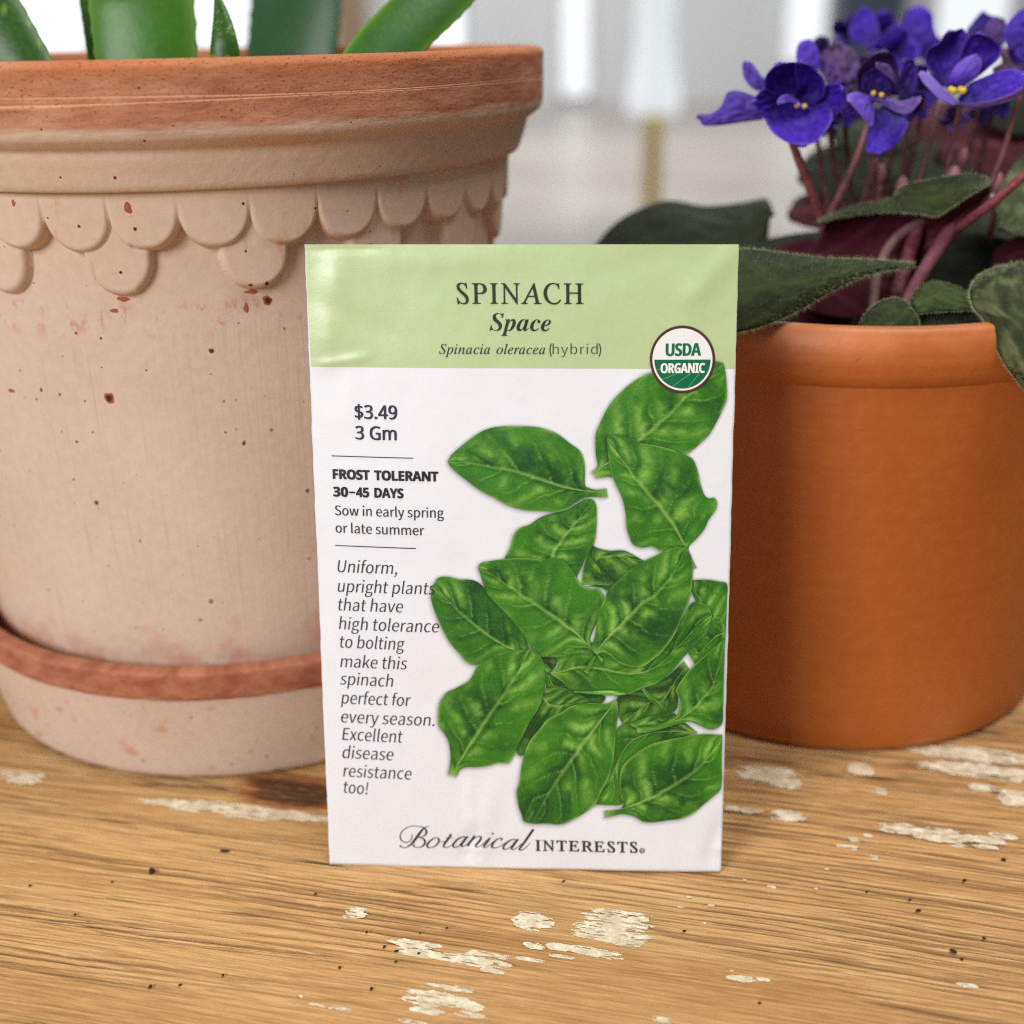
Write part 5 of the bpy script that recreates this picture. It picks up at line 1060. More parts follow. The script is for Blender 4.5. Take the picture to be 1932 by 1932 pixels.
PRINTED = [
    # right-hand leaves at the back
    (q4([(1815, 1720), (1775, 1690), (1735, 1650), (1690, 1570), (1640, 1500), (1612, 1440), (1612, 1390), (1622, 1371)]), q4([(1815, 1715), (1822, 1620), (1826, 1500), (1828, 1400), (1780, 1380), (1700, 1368), (1622, 1370)]), q4([(1815, 1718), (1760, 1640), (1700, 1550), (1640, 1450), (1622, 1371)]), -.05, 5, None),
    (q4([(1812, 1640), (1750, 1620), (1690, 1700), (1600, 1770), (1585, 1795)]), q4([(1812, 1745), (1770, 1800), (1700, 1850), (1650, 1890), (1590, 1805)]), None, .1, 3, None),
    (q5([(735, 165), (800, 190), (860, 240), (960, 285), (1068, 316)]), q5([(735, 170), (735, 250), (760, 330), (900, 400), (1060, 372), (1095, 330), (1070, 318)]), None, -.35, 3, .8),
    (q5([(735, 275), (850, 275), (950, 320), (1010, 362)]), q5([(735, 280), (690, 400), (640, 480), (560, 640), (600, 680), (700, 560), (820, 440), (1010, 366)]), q5([(735, 278), (720, 330), (780, 380), (900, 370), (1010, 364)]), -.22, 5, .8),
    (q5([(1565, 120), (1450, 220), (1320, 280), (1220, 315), (1165, 330), (1168, 430), (1200, 495)]), q5([(1600, 170), (1540, 270), (1525, 400), (1470, 435), (1350, 452), (1250, 492), (1200, 496)]), q5([(1585, 145), (1500, 260), (1440, 350), (1350, 370), (1200, 495)]), -.26, 4, .8),
    (q5([(1310, 283), (1340, 330), (1400, 380), (1470, 430)]), q5([(1330, 278), (1370, 320), (1430, 370), (1480, 425)]), None, .2, 1, None),
    (q5([(1645, 548), (1560, 488), (1450, 498), (1350, 498), (1250, 488), (1165, 520), (1150, 640), (1110, 790), (1040, 970)]), q5([(1645, 552), (1500, 592), (1380, 612), (1280, 672), (1200, 752), (1185, 860), (1195, 975), (1120, 985), (1040, 980)]), q5([(1645, 550), (1450, 540), (1280, 580), (1180, 690), (1120, 860), (1040, 976)]), -.02, 5, None),
    (q5([(715, 90), (760, 78), (800, 90), (800, 130)]), q5([(718, 100), (735, 140), (770, 165), (800, 135)]), None, -.6, 1, .42),
    (q5([(700, 90), (725, 120), (770, 160), (775, 178)]), q5([(690, 100), (730, 165), (760, 182), (776, 180)]), None, .3, 1, None),
    # large leaf lying across the middle
    (q4([(768, 1918), (790, 1900), (812, 1870), (800, 1825), (880, 1770), (1000, 1740), (1060, 1760), (1150, 1790), (1250, 1810), (1330, 1800), (1400, 1760), (1480, 1690), (1560, 1590), (1610, 1508), (1665, 1504), (1720, 1540), (1736, 1588)]),
     q4([(768, 1930), (800, 1950), (835, 1975), (855, 2000), (905, 2030), (1000, 2040), (1100, 2045), (1230, 2051), (1320, 2012), (1400, 1990), (1480, 1930), (1550, 1850), (1600, 1790), (1660, 1730), (1720, 1650), (1736, 1592)]),
     q4([(768, 1925), (860, 1905), (950, 1885), (1080, 1900), (1250, 1930), (1400, 1890), (1540, 1760), (1640, 1660), (1735, 1590)]), .14, 6, None),
    (q5([(905, 296), (1000, 294), (1100, 290), (1190, 298), (1225, 310)]), q5([(905, 300), (1000, 310), (1100, 316), (1180, 318), (1225, 313)]), None, .8, 1, 1.5),
    (q5([(715, 78), (760, 55), (840, 28), (900, 28), (965, 38), (1000, 62)]), q5([(715, 84), (800, 88), (880, 70), (940, 62), (1000, 66)]), None, .3, 2, 1.15),
    (q4([(950, 1395), (960, 1300), (985, 1210), (1000, 1158), (1060, 1178), (1120, 1190), (1200, 1188), (1255, 1212), (1335, 1258)]), q4([(955, 1400), (1050, 1410), (1120, 1435), (1160, 1420), (1230, 1350), (1290, 1300), (1335, 1262)]), q4([(1150, 1395), (1100, 1330), (1060, 1280), (1040, 1240), (1100, 1220), (1200, 1225), (1335, 1260)]), -.30, 4, .82),
    # upright leaf behind the big ones
    (q4([(760, 1400), (620, 1300), (500, 1242), (508, 1200), (525, 1160), (545, 1090), (582, 1050), (640, 1030), (700, 990), (770, 964), (850, 948), (905, 918), (950, 890), (985, 878), (1008, 880)]), q4([(790, 1400), (880, 1400), (940, 1310), (970, 1240), (1005, 1180), (1030, 1130), (1040, 1040), (1040, 930), (1025, 890), (1008, 880)]), q4([(770, 1395), (760, 1290), (790, 1190), (860, 1090), (950, 980), (1008, 882)]), .08, 6, None),
    (q4([(640, 1795), (620, 1720), (580, 1650), (520, 1580), (450, 1500), (392, 1440), (350, 1390), (300, 1362), (220, 1355), (150, 1340), (95, 1346), (66, 1385)]), q4([(640, 1805), (520, 1805), (400, 1835), (320, 1870), (262, 1852), (218, 1800), (160, 1730), (110, 1640), (70, 1540), (50, 1460), (58, 1400), (64, 1388)]), q4([(640, 1800), (540, 1780), (450, 1730), (340, 1650), (200, 1530), (66, 1388)]), -.02, 6, None),
    # big leaf left of centre
    (q4([(1082, 1842), (1050, 1810), (1012, 1752), (1000, 1718), (1022, 1660), (1050, 1600), (1062, 1540), (1085, 1490), (1080, 1450), (1050, 1418), (1010, 1420), (962, 1400), (932, 1370), (900, 1310), (850, 1255), (800, 1235), (700, 1238), (600, 1230), (500, 1235), (400, 1248), (350, 1258), (332, 1285)]),
     q4([(1072, 1860), (1038, 1812), (990, 1772), (930, 1770), (860, 1766), (800, 1800), (740, 1821), (682, 1815), (642, 1760), (612, 1700), (580, 1650), (540, 1610), (500, 1560), (450, 1510), (400, 1460), (372, 1410), (350, 1340), (332, 1290)]), q4([(1078, 1852), (1000, 1765), (920, 1685), (800, 1592), (650, 1495), (500, 1390), (400, 1320), (333, 1286)]), .10, 6, None),
    # upper right pair
    (q4([(1012, 716), (1046, 680), (1036, 600), (1035, 500), (1060, 430), (1110, 330), (1160, 265), (1230, 200), (1320, 140), (1390, 115), (1500, 80), (1620, 58), (1750, 55), (1800, 66)]), q4([(1040, 752), (1110, 745), (1200, 740), (1320, 690), (1450, 640), (1555, 613), (1595, 603), (1660, 550), (1720, 490), (1762, 420), (1802, 340), (1825, 280), (1825, 200), (1815, 110), (1802, 68)]), q4([(1028, 735), (1080, 680), (1200, 600), (1320, 510), (1450, 398), (1560, 290), (1700, 150), (1800, 68)]), -.02, 6, None),
    (q4([(1640, 1292), (1600, 1215), (1585, 1170), (1640, 1120), (1690, 1060), (1712, 1010), (1756, 950), (1766, 905), (1748, 876), (1720, 880), (1690, 860), (1665, 790), (1650, 720), (1620, 645), (1560, 610), (1480, 580), (1400, 560), (1310, 545), (1250, 515), (1170, 495), (1110, 508)]), q4([(1628, 1300), (1600, 1255), (1560, 1182), (1500, 1190), (1430, 1195), (1370, 1166), (1310, 1170), (1260, 1150), (1236, 1100), (1220, 1040), (1215, 960), (1190, 860), (1150, 780), (1122, 680), (1110, 600), (1103, 515)]), q4([(1634, 1296), (1592, 1200), (1550, 1118), (1480, 1000), (1400, 900), (1300, 790), (1200, 655), (1108, 512)]), .06, 6, None),
    (q4([(1098, 815), (1040, 823), (990, 811), (968, 790), (970, 720), (965, 650), (940, 590), (880, 545), (800, 485), (700, 450), (560, 440), (450, 445), (370, 465), (300, 505), (230, 560), (175, 610), (150, 650)]), q4([(1105, 868), (1000, 866), (950, 880), (900, 910), (830, 950), (740, 950), (600, 940), (500, 910), (430, 870), (350, 830), (270, 770), (200, 715), (165, 680), (150, 652)]), q4([(1102, 843), (960, 828), (840, 805), (700, 758), (550, 710), (400, 684), (260, 660), (151, 651)]), -.02, 5, None),
    # leaf right of centre, over the one above
    (q4([(1030, 1800), (1015, 1760), (1030, 1700), (1045, 1620), (1060, 1550), (1085, 1490), (1110, 1430), (1180, 1360), (1260, 1290), (1350, 1240), (1420, 1210), (1500, 1175), (1582, 1170)]), q4([(1040, 1810), (1090, 1800), (1140, 1835), (1200, 1872), (1280, 1891), (1330, 1880), (1400, 1830), (1460, 1770), (1520, 1680), (1560, 1580), (1600, 1480), (1615, 1380), (1615, 1260), (1588, 1180)]), q4([(1034, 1803), (1100, 1720), (1200, 1620), (1310, 1510), (1400, 1448), (1500, 1330), (1585, 1174)]), .0, 6, None),
    (q5([(965, 175), (990, 130), (1015, 92), (1030, 80)]), q5([(992, 186), (1012, 140), (1035, 100), (1038, 84)]), None, .75, 1, 1.25),
    # right middle leaf with a white stem
    (q5([(1240, 495), (1300, 468), (1400, 440), (1500, 430), (1522, 448)]), q5([(1290, 522), (1350, 516), (1450, 490), (1500, 470), (1522, 452)]), None, -.12, 2, None),
    (q5([(1280, 520), (1400, 500), (1500, 455), (1530, 430), (1540, 350), (1520, 290), (1560, 220), (1620, 150), (1700, 80), (1770, 20), (1813, -18)]), q5([(1286, 546), (1370, 540), (1450, 520), (1540, 492), (1600, 482), (1650, 500), (1730, 532), (1795, 500), (1803, 400), (1808, 200), (1813, -10)]), q5([(1283, 533), (1400, 514), (1500, 482), (1580, 440), (1680, 345), (1750, 250), (1812, -12)]), .06, 5, None),
    # lower left, bottom centre, bottom right
    (q5([(150, 792), (160, 740), (165, 680), (155, 600), (130, 550), (96, 500), (90, 430), (100, 360), (140, 300), (200, 270), (280, 220), (320, 150), (340, 130), (400, 95), (480, 60), (560, 48), (640, 36)]), q5([(200, 806), (222, 766), (260, 750), (330, 750), (400, 740), (450, 726), (510, 726), (540, 690), (560, 640), (600, 560), (640, 480), (690, 400), (720, 320), (731, 230), (728, 150), (710, 90), (648, 38)]), q5([(176, 798), (255, 655), (330, 540), (400, 432), (480, 318), (560, 195), (644, 37)]), .05, 6, None),
    (q5([(1150, 348), (1090, 370), (1000, 365), (900, 380), (830, 420), (750, 460), (700, 520), (650, 580), (615, 650), (590, 750), (575, 850), (560, 900), (570, 980), (590, 1040), (605, 1082), (650, 1096)]), q5([(1166, 354), (1170, 420), (1160, 500), (1150, 620), (1140, 720), (1110, 830), (1070, 900), (1040, 970), (980, 1020), (900, 1070), (830, 1100), (730, 1097), (655, 1097)]), q5([(1158, 352), (1060, 480), (960, 612), (860, 750), (780, 870), (715, 980), (652, 1096)]), .04, 6, None),
    (q5([(1090, 1020), (1150, 1015), (1200, 995), (1190, 930), (1180, 850), (1190, 770), (1220, 720), (1280, 670), (1360, 620), (1450, 595), (1560, 575), (1680, 560), (1797, 568)]), q5([(1092, 1060), (1140, 1050), (1200, 1040), (1270, 1055), (1320, 1085), (1380, 1090), (1460, 1080), (1550, 1070), (1620, 1040), (1680, 990), (1740, 940), (1792, 882), (1795, 720), (1797, 575)]), q5([(1090, 1040), (1200, 1005), (1350, 952), (1450, 900), (1590, 815), (1700, 720), (1796, 574)]), .02, 6, None),
]
for i, args in enumerate(PRINTED): printed_leaf(i, *args)
SV, SF, SA, SK = [], [], [], 0
for i, args in enumerate(PRINTED):
    lp = np.vstack([crom(args[0], 60), crom(args[1], 60)[::-1]])
    d = np.roll(lp, -1, 0) - np.roll(lp, 1, 0); d /= np.linalg.norm(d, axis=1)[:, None] + 1e-9
    n_ = np.stack([d[:, 1], -d[:, 0]], -1)
    if ((lp + n_ - lp.mean(0)) ** 2).sum() < ((lp - n_ - lp.mean(0)) ** 2).sum(): n_ = -n_
    edge_x = 1394 - .0287 * (lp[:, 1] - 461)
    lp2 = lp + n_ * 7.5 + np.array([-2.0, 2.0]); lp2[:, 0] = np.minimum(lp2[:, 0], edge_x - .6); lp1 = lp.copy(); lp1[:, 0] = np.minimum(lp1[:, 0], edge_x - .6)
    pts = np.vstack([lp1, (lp1 + lp2) / 2, lp2]); k = len(lp)
    SV.append(pk3(pk(pts[:, 0], pts[:, 1]), .000048 + .000004 * i))
    SA.append(np.r_[np.full(k, .34), np.full(k, .11), np.zeros(k)])
    a = np.arange(k); b = (a + 1) % k
    SF.append(np.vstack([np.stack([a, b, k + b, k + a], -1), np.stack([k + a, k + b, 2 * k + b, 2 * k + a], -1)]) + SK); SK += 3 * k
m = NT('printed_shading_ink')
at_ = m.n('ShaderNodeVertexColor', layer_name='Col').outputs['Color']
sh_m = m.out((.02, .045, .025), .5, Alpha=m.xyz(at_)[0])
mesh_obj('picture_shading', np.vstack(SV), np.vstack(SF), sh_m, packet, smooth=False, colors=np.repeat(np.concatenate(SA)[:, None], 3, 1))
mesh_obj('leaf_picture', np.vstack(LV), np.vstack(LF), leafprint_m, packet, smooth=False, colors=np.vstack(LCOL))

# ------------------------------------------------------------------ living plants
def leaf_material(name, rough=.5, spec=.4, bumpy=0.0, alt=None):
    m = NT(name); v = m.coord('Object')
    c = m.n('ShaderNodeVertexColor', layer_name='Col').outputs['Color']
    c = m.mix(m.ss(m.noise(v, 900, 3), .35, .7, .0, .35), c, m.mix(.5, c, alt or (.2, .25, .12)))
    nb = m.bump(m.noise(v, 420, 4, .6), bumpy, .001) if bumpy else None
    return m.out(c, rough, nb, Specular_IOR_Level=spec)


aloe_m = leaf_material('aloe_skin', .36, .3, .08, (.08, .22, .015))
fuzz_m = leaf_material('velvety_leaf', .75, .25, .7, (.035, .04, .02))
petal_m = leaf_material('violet_petal', .62, .25, .25, (.18, .10, .6))
stalk_m = leaf_material('hairy_stalk', .6, .3, .2, (.45, .22, .22))
hair_m = plain('leaf_hairs', srgb(132, 138, 104), .7)
anther_m = plain('yellow_anther', srgb(206, 178, 52), .5)
bud_m = plain('pinkish_bud', srgb(150, 96, 110), .6)
style_m = plain('dark_style', srgb(48, 16, 84), .5)


def sheet(name, Lp, Rp, mat, parent, col, bulge=0.0, th=.0005, nt=44, ns=21, mid=None, flip=False, rough=0.0, hair=0, hl=.0008, seed=1, under=None):
    """a leaf or petal spanned between two traced edges of (x, y, depth), bulging towards the viewer by `bulge`"""
    A, B = [crom(at(np.array(P)[:, 0], np.array(P)[:, 1], np.array(P)[:, 2]), nt) for P in (Lp, Rp)]
    t = np.linspace(0, 1, nt)[:, None]; s = np.linspace(-1, 1, ns)[None, :]
    if mid is not None: Mm = crom(at(np.array(mid)[:, 0], np.array(mid)[:, 1], np.array(mid)[:, 2]), nt)
    else:
        Mm = (A + B) / 2
    w = np.clip(np.linalg.norm(A - B, axis=1) / .012, 0, 1)[:, None]
    vd = CP - Mm; vd /= np.linalg.norm(vd, axis=1)[:, None]
    Mm = Mm + vd * bulge * w
    s3 = s[..., None]
    P = A[:, None] * (s3 ** 2 - s3) / 2 + Mm[:, None] * (1 - s3 ** 2) + B[:, None] * (s3 ** 2 + s3) / 2
    du = np.gradient(P, axis=1); dv = np.gradient(P, axis=0)
    N = np.cross(du, dv); N /= np.linalg.norm(N, axis=2)[..., None] + 1e-12
    if (N * (CP - P)).sum() < 0: N = -N
    wn = np.sin(np.pi * (s + 1) / 2) ** .5
    if rough:
        nz = (fbm(t * 9 + seed, s * 5 + 7 + seed, seed, 3) - .5) * 2 * rough * wn
        P = P + N * nz[..., None]
    Bk = P - N * (th * (.15 + .85 * np.sin(np.pi * (s + 1) / 2) ** .6))[..., None]
    V = np.vstack([P.reshape(-1, 3), Bk.reshape(-1, 3)]); n = nt * ns
    gf = grid_faces(ns, nt)
    ring = np.r_[np.arange(ns), np.arange(1, nt) * ns + ns - 1, (nt - 1) * ns + np.arange(ns - 2, -1, -1), np.arange(nt - 2, 0, -1) * ns]
    r2 = np.roll(ring, -1)
    faces = np.vstack([gf, gf[:, ::-1] + n, np.stack([ring + n, r2 + n, r2, ring], -1)])
    c = col(t + s * 0, s + t * 0, seed)
    cu = under(t + s * 0, s + t * 0, seed) if under else c
    o = mesh_obj(name, V, faces, mat, parent, colors=np.vstack([c.reshape(-1, 3), cu.reshape(-1, 3)]))
    if hair:
        r = np.random.default_rng(seed)
        k = int(hair * .55); a = r.integers(1, nt - 1, k); b = r.integers(1, ns - 1, k)
        e = hair - k; a2 = r.integers(0, nt - 1, e); b2 = np.where(r.random(e) < .5, 0, ns - 1)
        a, b = np.r_[a, a2], np.r_[b, b2]
        fa = r.random(len(a))[:, None]
        a1 = np.minimum(a + 1, nt - 1)
        base = P[a, b] * (1 - fa) + P[a1, b] * fa
        b1 = np.clip(b + r.integers(-1, 2, len(b)), 0, ns - 1); onm = (b > 0) & (b < ns - 1)
        base = np.where(onm[:, None], base + (P[a, b1] - P[a, b]) * r.random((len(a), 1)), base)
        nn = N[a, b]
        outw = np.where((b == 0)[:, None], -du[a, b], du[a, b]); outw /= np.linalg.norm(outw, axis=1)[:, None] + 1e-12
        dirn = np.where(onm[:, None], nn, nn * .25 + outw) + (r.random((len(a), 3)) - .5) * .9
        dirn /= np.linalg.norm(dirn, axis=1)[:, None]
        ln = hl * (.25 + 1.1 * r.random(len(a)) ** 1.6)[:, None]
        sd = np.cross(dirn, V_F); sd /= np.linalg.norm(sd, axis=1)[:, None] + 1e-9
        hw = .000028
        HV = np.stack([base - sd * hw, base + sd * hw, base + dirn * ln], 1).reshape(-1, 3)
        h = mesh_obj('leaf_hair', HV, np.arange(len(HV)).reshape(-1, 3), hair_m, o, smooth=False)
        h['kind'] = 'stuff'
    return o


def D(P, d):
    """attach a depth to traced points: a number or (start, end)"""
    P = np.array(P, float)
    dd = np.linspace(d[0], d[1], len(P)) if isinstance(d, tuple) else np.full(len(P), d)
    return np.column_stack([P, dd])


# ---- aloe
def aloe_col(base, margin, spots=True, thr=.80):
    base, margin = np.array(base), np.array(margin)
    def f(t, a, seed):
        e = np.abs(np.cos(a)) ** 10
        n = fbm(t * 14 + seed, a * 2 + 9, seed, 4)
        c = base * (.75 + .5 * n)[..., None]
        c = c + (margin - c) * (.75 * e)[..., None]
        if spots:
            sp = (fbm(t * 46 + seed, a * 6 + 4, seed + 5, 2) > thr)
            c = np.where(sp[..., None], c * .6 + np.array(srgb(150, 176, 84)) * .4, c)
        return c
    return f


def blade(name, C, hw, parent, col, flat=.28, seed=1, n=70, k=28, label=None):
    """thick tapering succulent leaf along (x, y, depth) centre points with half-widths in frame units"""
    C = np.array(C, float)
    P = crom(at(C[:, 0], C[:, 1], C[:, 2]), n)
    tt = np.linspace(0, 1, n)
    Hc = np.interp(tt, np.linspace(0, 1, len(hw)), np.array(hw, float) * C[:, 2] / F)
    T = np.gradient(P, axis=0); T /= np.linalg.norm(T, axis=1)[:, None]
    Sd = np.cross(T, V_F); Sd /= np.linalg.norm(Sd, axis=1)[:, None]
    Nn = np.cross(Sd, T)
    if (Nn @ V_F).sum() > 0: Nn = -Nn
    a = np.linspace(0, 2 * np.pi, k, endpoint=False)
    tooth = 1 + .028 * (np.abs(((tt * n * .32) % 1) - .5) * 2 < .35)
    x = np.cos(a)[None] * Hc[:, None]; x = np.where(np.abs(np.cos(a))[None] > .985, x * tooth[:, None], x)
    sn = np.sin(a); y = np.where(sn > 0, .45 * sn ** 1.4, -np.abs(sn) ** 1.2)[None] * Hc[:, None] * flat * 2
    V = (P[:, None] + Sd[:, None] * x[..., None] + Nn[:, None] * y[..., None]).reshape(-1, 3)
    c = col(np.repeat(tt[:, None], k, 1), np.repeat(a[None], n, 0), seed)
    o = mesh_obj(name, V, grid_faces(k, n, True), aloe_m, parent, colors=c.reshape(-1, 3))
    if label: o['label'] = label
    return o


aloe = empty('aloe_plant', LC + [0, 0, .148]); tag(aloe, 'green aloe with thick upright leaves growing from the tall scalloped pot', 'aloe')
G1 = aloe_col(srgb(60, 110, 22), srgb(112, 152, 60)); G2 = aloe_col(srgb(34, 72, 14), srgb(84, 124, 36), thr=.74); G3 = aloe_col(srgb(44, 76, 50), srgb(62, 98, 66), False)
blade('leaf', [(290, 210, .276), (277, 120, .274), (270, 40, .273), (264, -20, .273), (256, -150, .276), (244, -330, .284), (228, -560, .300)], [92, 98, 99, 98, 86, 58, 1], aloe, aloe_col(srgb(50, 98, 12), srgb(118, 154, 78), True, .86), .22, 3)
blade('leaf', [(92, 210, .262), (50, 137, .262), (-12, 27, .262), (-75, -85, .265), (-170, -260, .272), (-260, -430, .285)], [54, 56, 54, 48, 34, 1], aloe, G2, .3, 5)
blade('leaf', [(205, 180, .288), (192, 110, .288), (175, 0, .289), (150, -160, .294), (120, -330, .305)], [27, 26, 25, 18, 1], aloe, G1, .3, 8)
blade('leaf', [(426, 170, .264), (425, 120, .263), (423, 80, .262), (419, 40, .262), (413, 8, .262), (405, -24, .262)], [32, 31, 27, 20, 11, .5], aloe, G2, .35, 9)
blade('leaf', [(540, 210, .345), (548, 120, .35), (560, 0, .36), (572, -180, .38), (590, -380, .41)], [80, 88, 84, 62, 1], aloe, G3, .3, 11, label='dark blurred leaf at the back')
blade('leaf', [(640, 205, .268), (704, 118, .270), (768, 48, .272), (826, -8, .274), (930, -115, .278), (1050, -250, .288)], [52, 58, 58, 55, 40, 1], aloe, aloe_col(srgb(44, 86, 26), srgb(122, 166, 64), False), .25, 13)

# ---- african violet
violet = empty('african_violet', RC + [0, 0, .0945]); tag(violet, 'purple flowering african violet with velvety dark leaves in the smooth terracotta pot', 'violet')


def leafcol(base, light, vein=6.0, amt=.5, rib=None):
    base, light = np.array(base), np.array(light)
    rb = np.array(rib) if rib is not None else light
    def f(t, s, seed):
        n = fbm(t * 12 + seed, s * 5 + 20, seed, 4)
        ph = t * vein - np.abs(s) * 1.4; fr = ph - np.floor(ph); d = np.minimum(fr, 1 - fr)
        vl = np.exp(-(d / .07) ** 2) * .5 + np.exp(-(s / .06) ** 2) * .8
        c = base * (.6 + .8 * n)[..., None]
        c = c + (light - c) * (np.clip((n - .45) * 4, 0, 1) * amt)[..., None]
        return c + (rb - c) * (np.clip(vl, 0, 1) * .45)[..., None]
    return f


GREEN = leafcol(srgb(33, 44, 18), srgb(60, 72, 32), 6, .5)
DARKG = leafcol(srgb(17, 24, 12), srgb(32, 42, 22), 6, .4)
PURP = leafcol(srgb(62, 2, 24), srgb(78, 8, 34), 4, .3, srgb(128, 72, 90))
sheet('leaf', D([(1290, 490), (1395, 470), (1480, 478), (1560, 487), (1650, 490), (1726, 497)], (.268, .270)), D([(1290, 640), (1392, 627), (1450, 611), (1510, 584), (1570, 549), (1640, 518), (1726, 502)], (.254, .269)),
      fuzz_m, violet, GREEN, .004, .0012, 60, 25, rough=.0006, hair=3600, hl=.0012, seed=2, under=PURP)
sheet('leaf', D([(1536, 420), (1600, 392), (1680, 374), (1702, 352), (1760, 338), (1820, 328), (1858, 333), (1868, 346)], (.290, .276)), D([(1536, 424), (1600, 408), (1680, 400), (1735, 402), (1768, 407), (1800, 388), (1840, 362), (1868, 350)], (.286, .270)),
      fuzz_m, violet, GREEN, .001, .0008, 50, 15, rough=.0003, hair=2400, hl=.0010, seed=4)
sheet('leaf', D([(1560, 420), (1640, 404), (1735, 402), (1768, 407), (1800, 390), (1866, 353)], (.290, .274)), D([(1500, 560), (1540, 590), (1620, 600), (1700, 580), (1760, 500), (1868, 358)], (.300, .278)),
      fuzz_m, violet, PURP, -.006, .0008, 50, 25, rough=.0005, seed=6)
sheet('leaf', D([(1095, 500), (1150, 430), (1205, 394), (1262, 378), (1330, 388), (1400, 382), (1445, 374), (1456, 392)], .345), D([(1095, 540), (1200, 520), (1300, 500), (1380, 490), (1440, 470), (1456, 400)], .33), fuzz_m, violet, leafcol(srgb(26, 34, 18), srgb(48, 56, 30), 6, .4), .006, .001, rough=.001, seed=8)
sheet('leaf', D([(1330, 520), (1400, 470), (1470, 446), (1540, 436), (1600, 430)], .318), D([(1330, 560), (1420, 540), (1500, 520), (1560, 500), (1600, 440)], .312), fuzz_m, violet, DARKG, .004, .001, rough=.001, seed=9, under=PURP)
sheet('leaf', D([(1380, 500), (1460, 468), (1540, 450), (1600, 470), (1640, 520)], .303), D([(1380, 620), (1460, 640), (1540, 630), (1600, 610), (1642, 530)], .296), fuzz_m, violet, PURP, -.004, .001, rough=.001, seed=10)
sheet('leaf', D([(1620, 640), (1622, 612), (1640, 584), (1665, 567), (1695, 562), (1716, 574)], .268), D([(1625, 650), (1680, 650), (1722, 640), (1734, 610), (1718, 578)], .2635), fuzz_m, violet, GREEN, .003, .001, 36, 21, rough=.0006, hair=1200, hl=.0007, seed=12)
sheet('leaf', D([(1712, 590), (1722, 556), (1742, 536), (1770, 530), (1806, 540), (1836, 556), (1850, 580)], .272), D([(1714, 596), (1750, 590), (1790, 587), (1830, 586), (1850, 584)], .266), fuzz_m, violet, leafcol(srgb(44, 60, 24), srgb(76, 94, 40), 5, .5), .003, .001, 36, 21, rough=.0004, hair=900, hl=.0006, seed=14)
sheet('leaf', D([(1706, 600), (1750, 584), (1800, 582), (1852, 580)], .270), D([(1706, 650), (1750, 652), (1800, 650), (1852, 645)], .266), fuzz_m, violet, DARKG, .002, .001, 36, 21, rough=.0006, hair=800, hl=.0006, seed=15)
sheet('leaf', D([(1905, 498), (1868, 508), (1842, 526), (1830, 550), (1836, 580), (1856, 604), (1872, 640), (1895, 686), (1926, 728), (1950, 760)], (.268, .254)), D([(1915, 496), (1960, 500), (2010, 530), (2050, 580), (2060, 650), (2040, 710), (1990, 755), (1956, 764)], (.268, .254)),
      fuzz_m, violet, leafcol(srgb(38, 50, 22), srgb(104, 112, 74), 5, .7, srgb(104, 88, 70)), .006, .0012, 60, 31, rough=.0011, hair=4600, hl=.0009, seed=16, under=PURP)
sheet('leaf', D([(2000, 250), (1930, 296), (1892, 345), (1880, 390), (1886, 425)], (.31, .288)), D([(2050, 300), (2040, 380), (2000, 430), (1940, 446), (1888, 430)], (.31, .286)), fuzz_m, violet, leafcol(srgb(58, 70, 42), srgb(120, 130, 94), 5, .6), .003, .001, rough=.0008, hair=700, seed=18, under=PURP)
sheet('leaf', D([(1880, 470), (1930, 440), (1990, 430), (2040, 450)], .30), D([(1850, 560), (1900, 520), (1980, 510), (2040, 470)], .292), fuzz_m, violet, PURP, -.003, .001, seed=19)
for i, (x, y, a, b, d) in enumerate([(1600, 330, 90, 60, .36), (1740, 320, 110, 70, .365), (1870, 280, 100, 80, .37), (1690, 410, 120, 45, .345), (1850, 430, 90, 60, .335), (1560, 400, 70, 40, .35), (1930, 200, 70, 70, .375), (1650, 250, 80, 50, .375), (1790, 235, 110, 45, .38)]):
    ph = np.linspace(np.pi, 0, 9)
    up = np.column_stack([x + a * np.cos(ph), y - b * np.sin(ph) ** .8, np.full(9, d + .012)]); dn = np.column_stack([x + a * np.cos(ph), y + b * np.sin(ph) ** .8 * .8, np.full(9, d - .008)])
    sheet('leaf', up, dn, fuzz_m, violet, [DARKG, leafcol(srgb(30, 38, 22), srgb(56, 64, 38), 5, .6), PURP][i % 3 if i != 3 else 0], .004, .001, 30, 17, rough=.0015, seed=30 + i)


def stalk(P, r, c0, c1, name='flower_stalk', seed=1):
    P = crom(at(np.array(P, float)[:, 0], np.array(P, float)[:, 1], np.array(P, float)[:, 2]), 16)
    V, Fc = tube_geo(P, np.linspace(r[0], r[1], 16), 9)
    t = np.r_[np.repeat(np.linspace(0, 1, 16), 9), 0, 1][:, None]
    n = fbm(t[:, 0] * 12 + seed, np.arange(len(V)) * .37, seed, 2)[:, None]
    return mesh_obj(name, V, Fc, stalk_m, violet, colors=(np.array(c0) * (1 - t) + np.array(c1) * t) * (.7 + .6 * n))


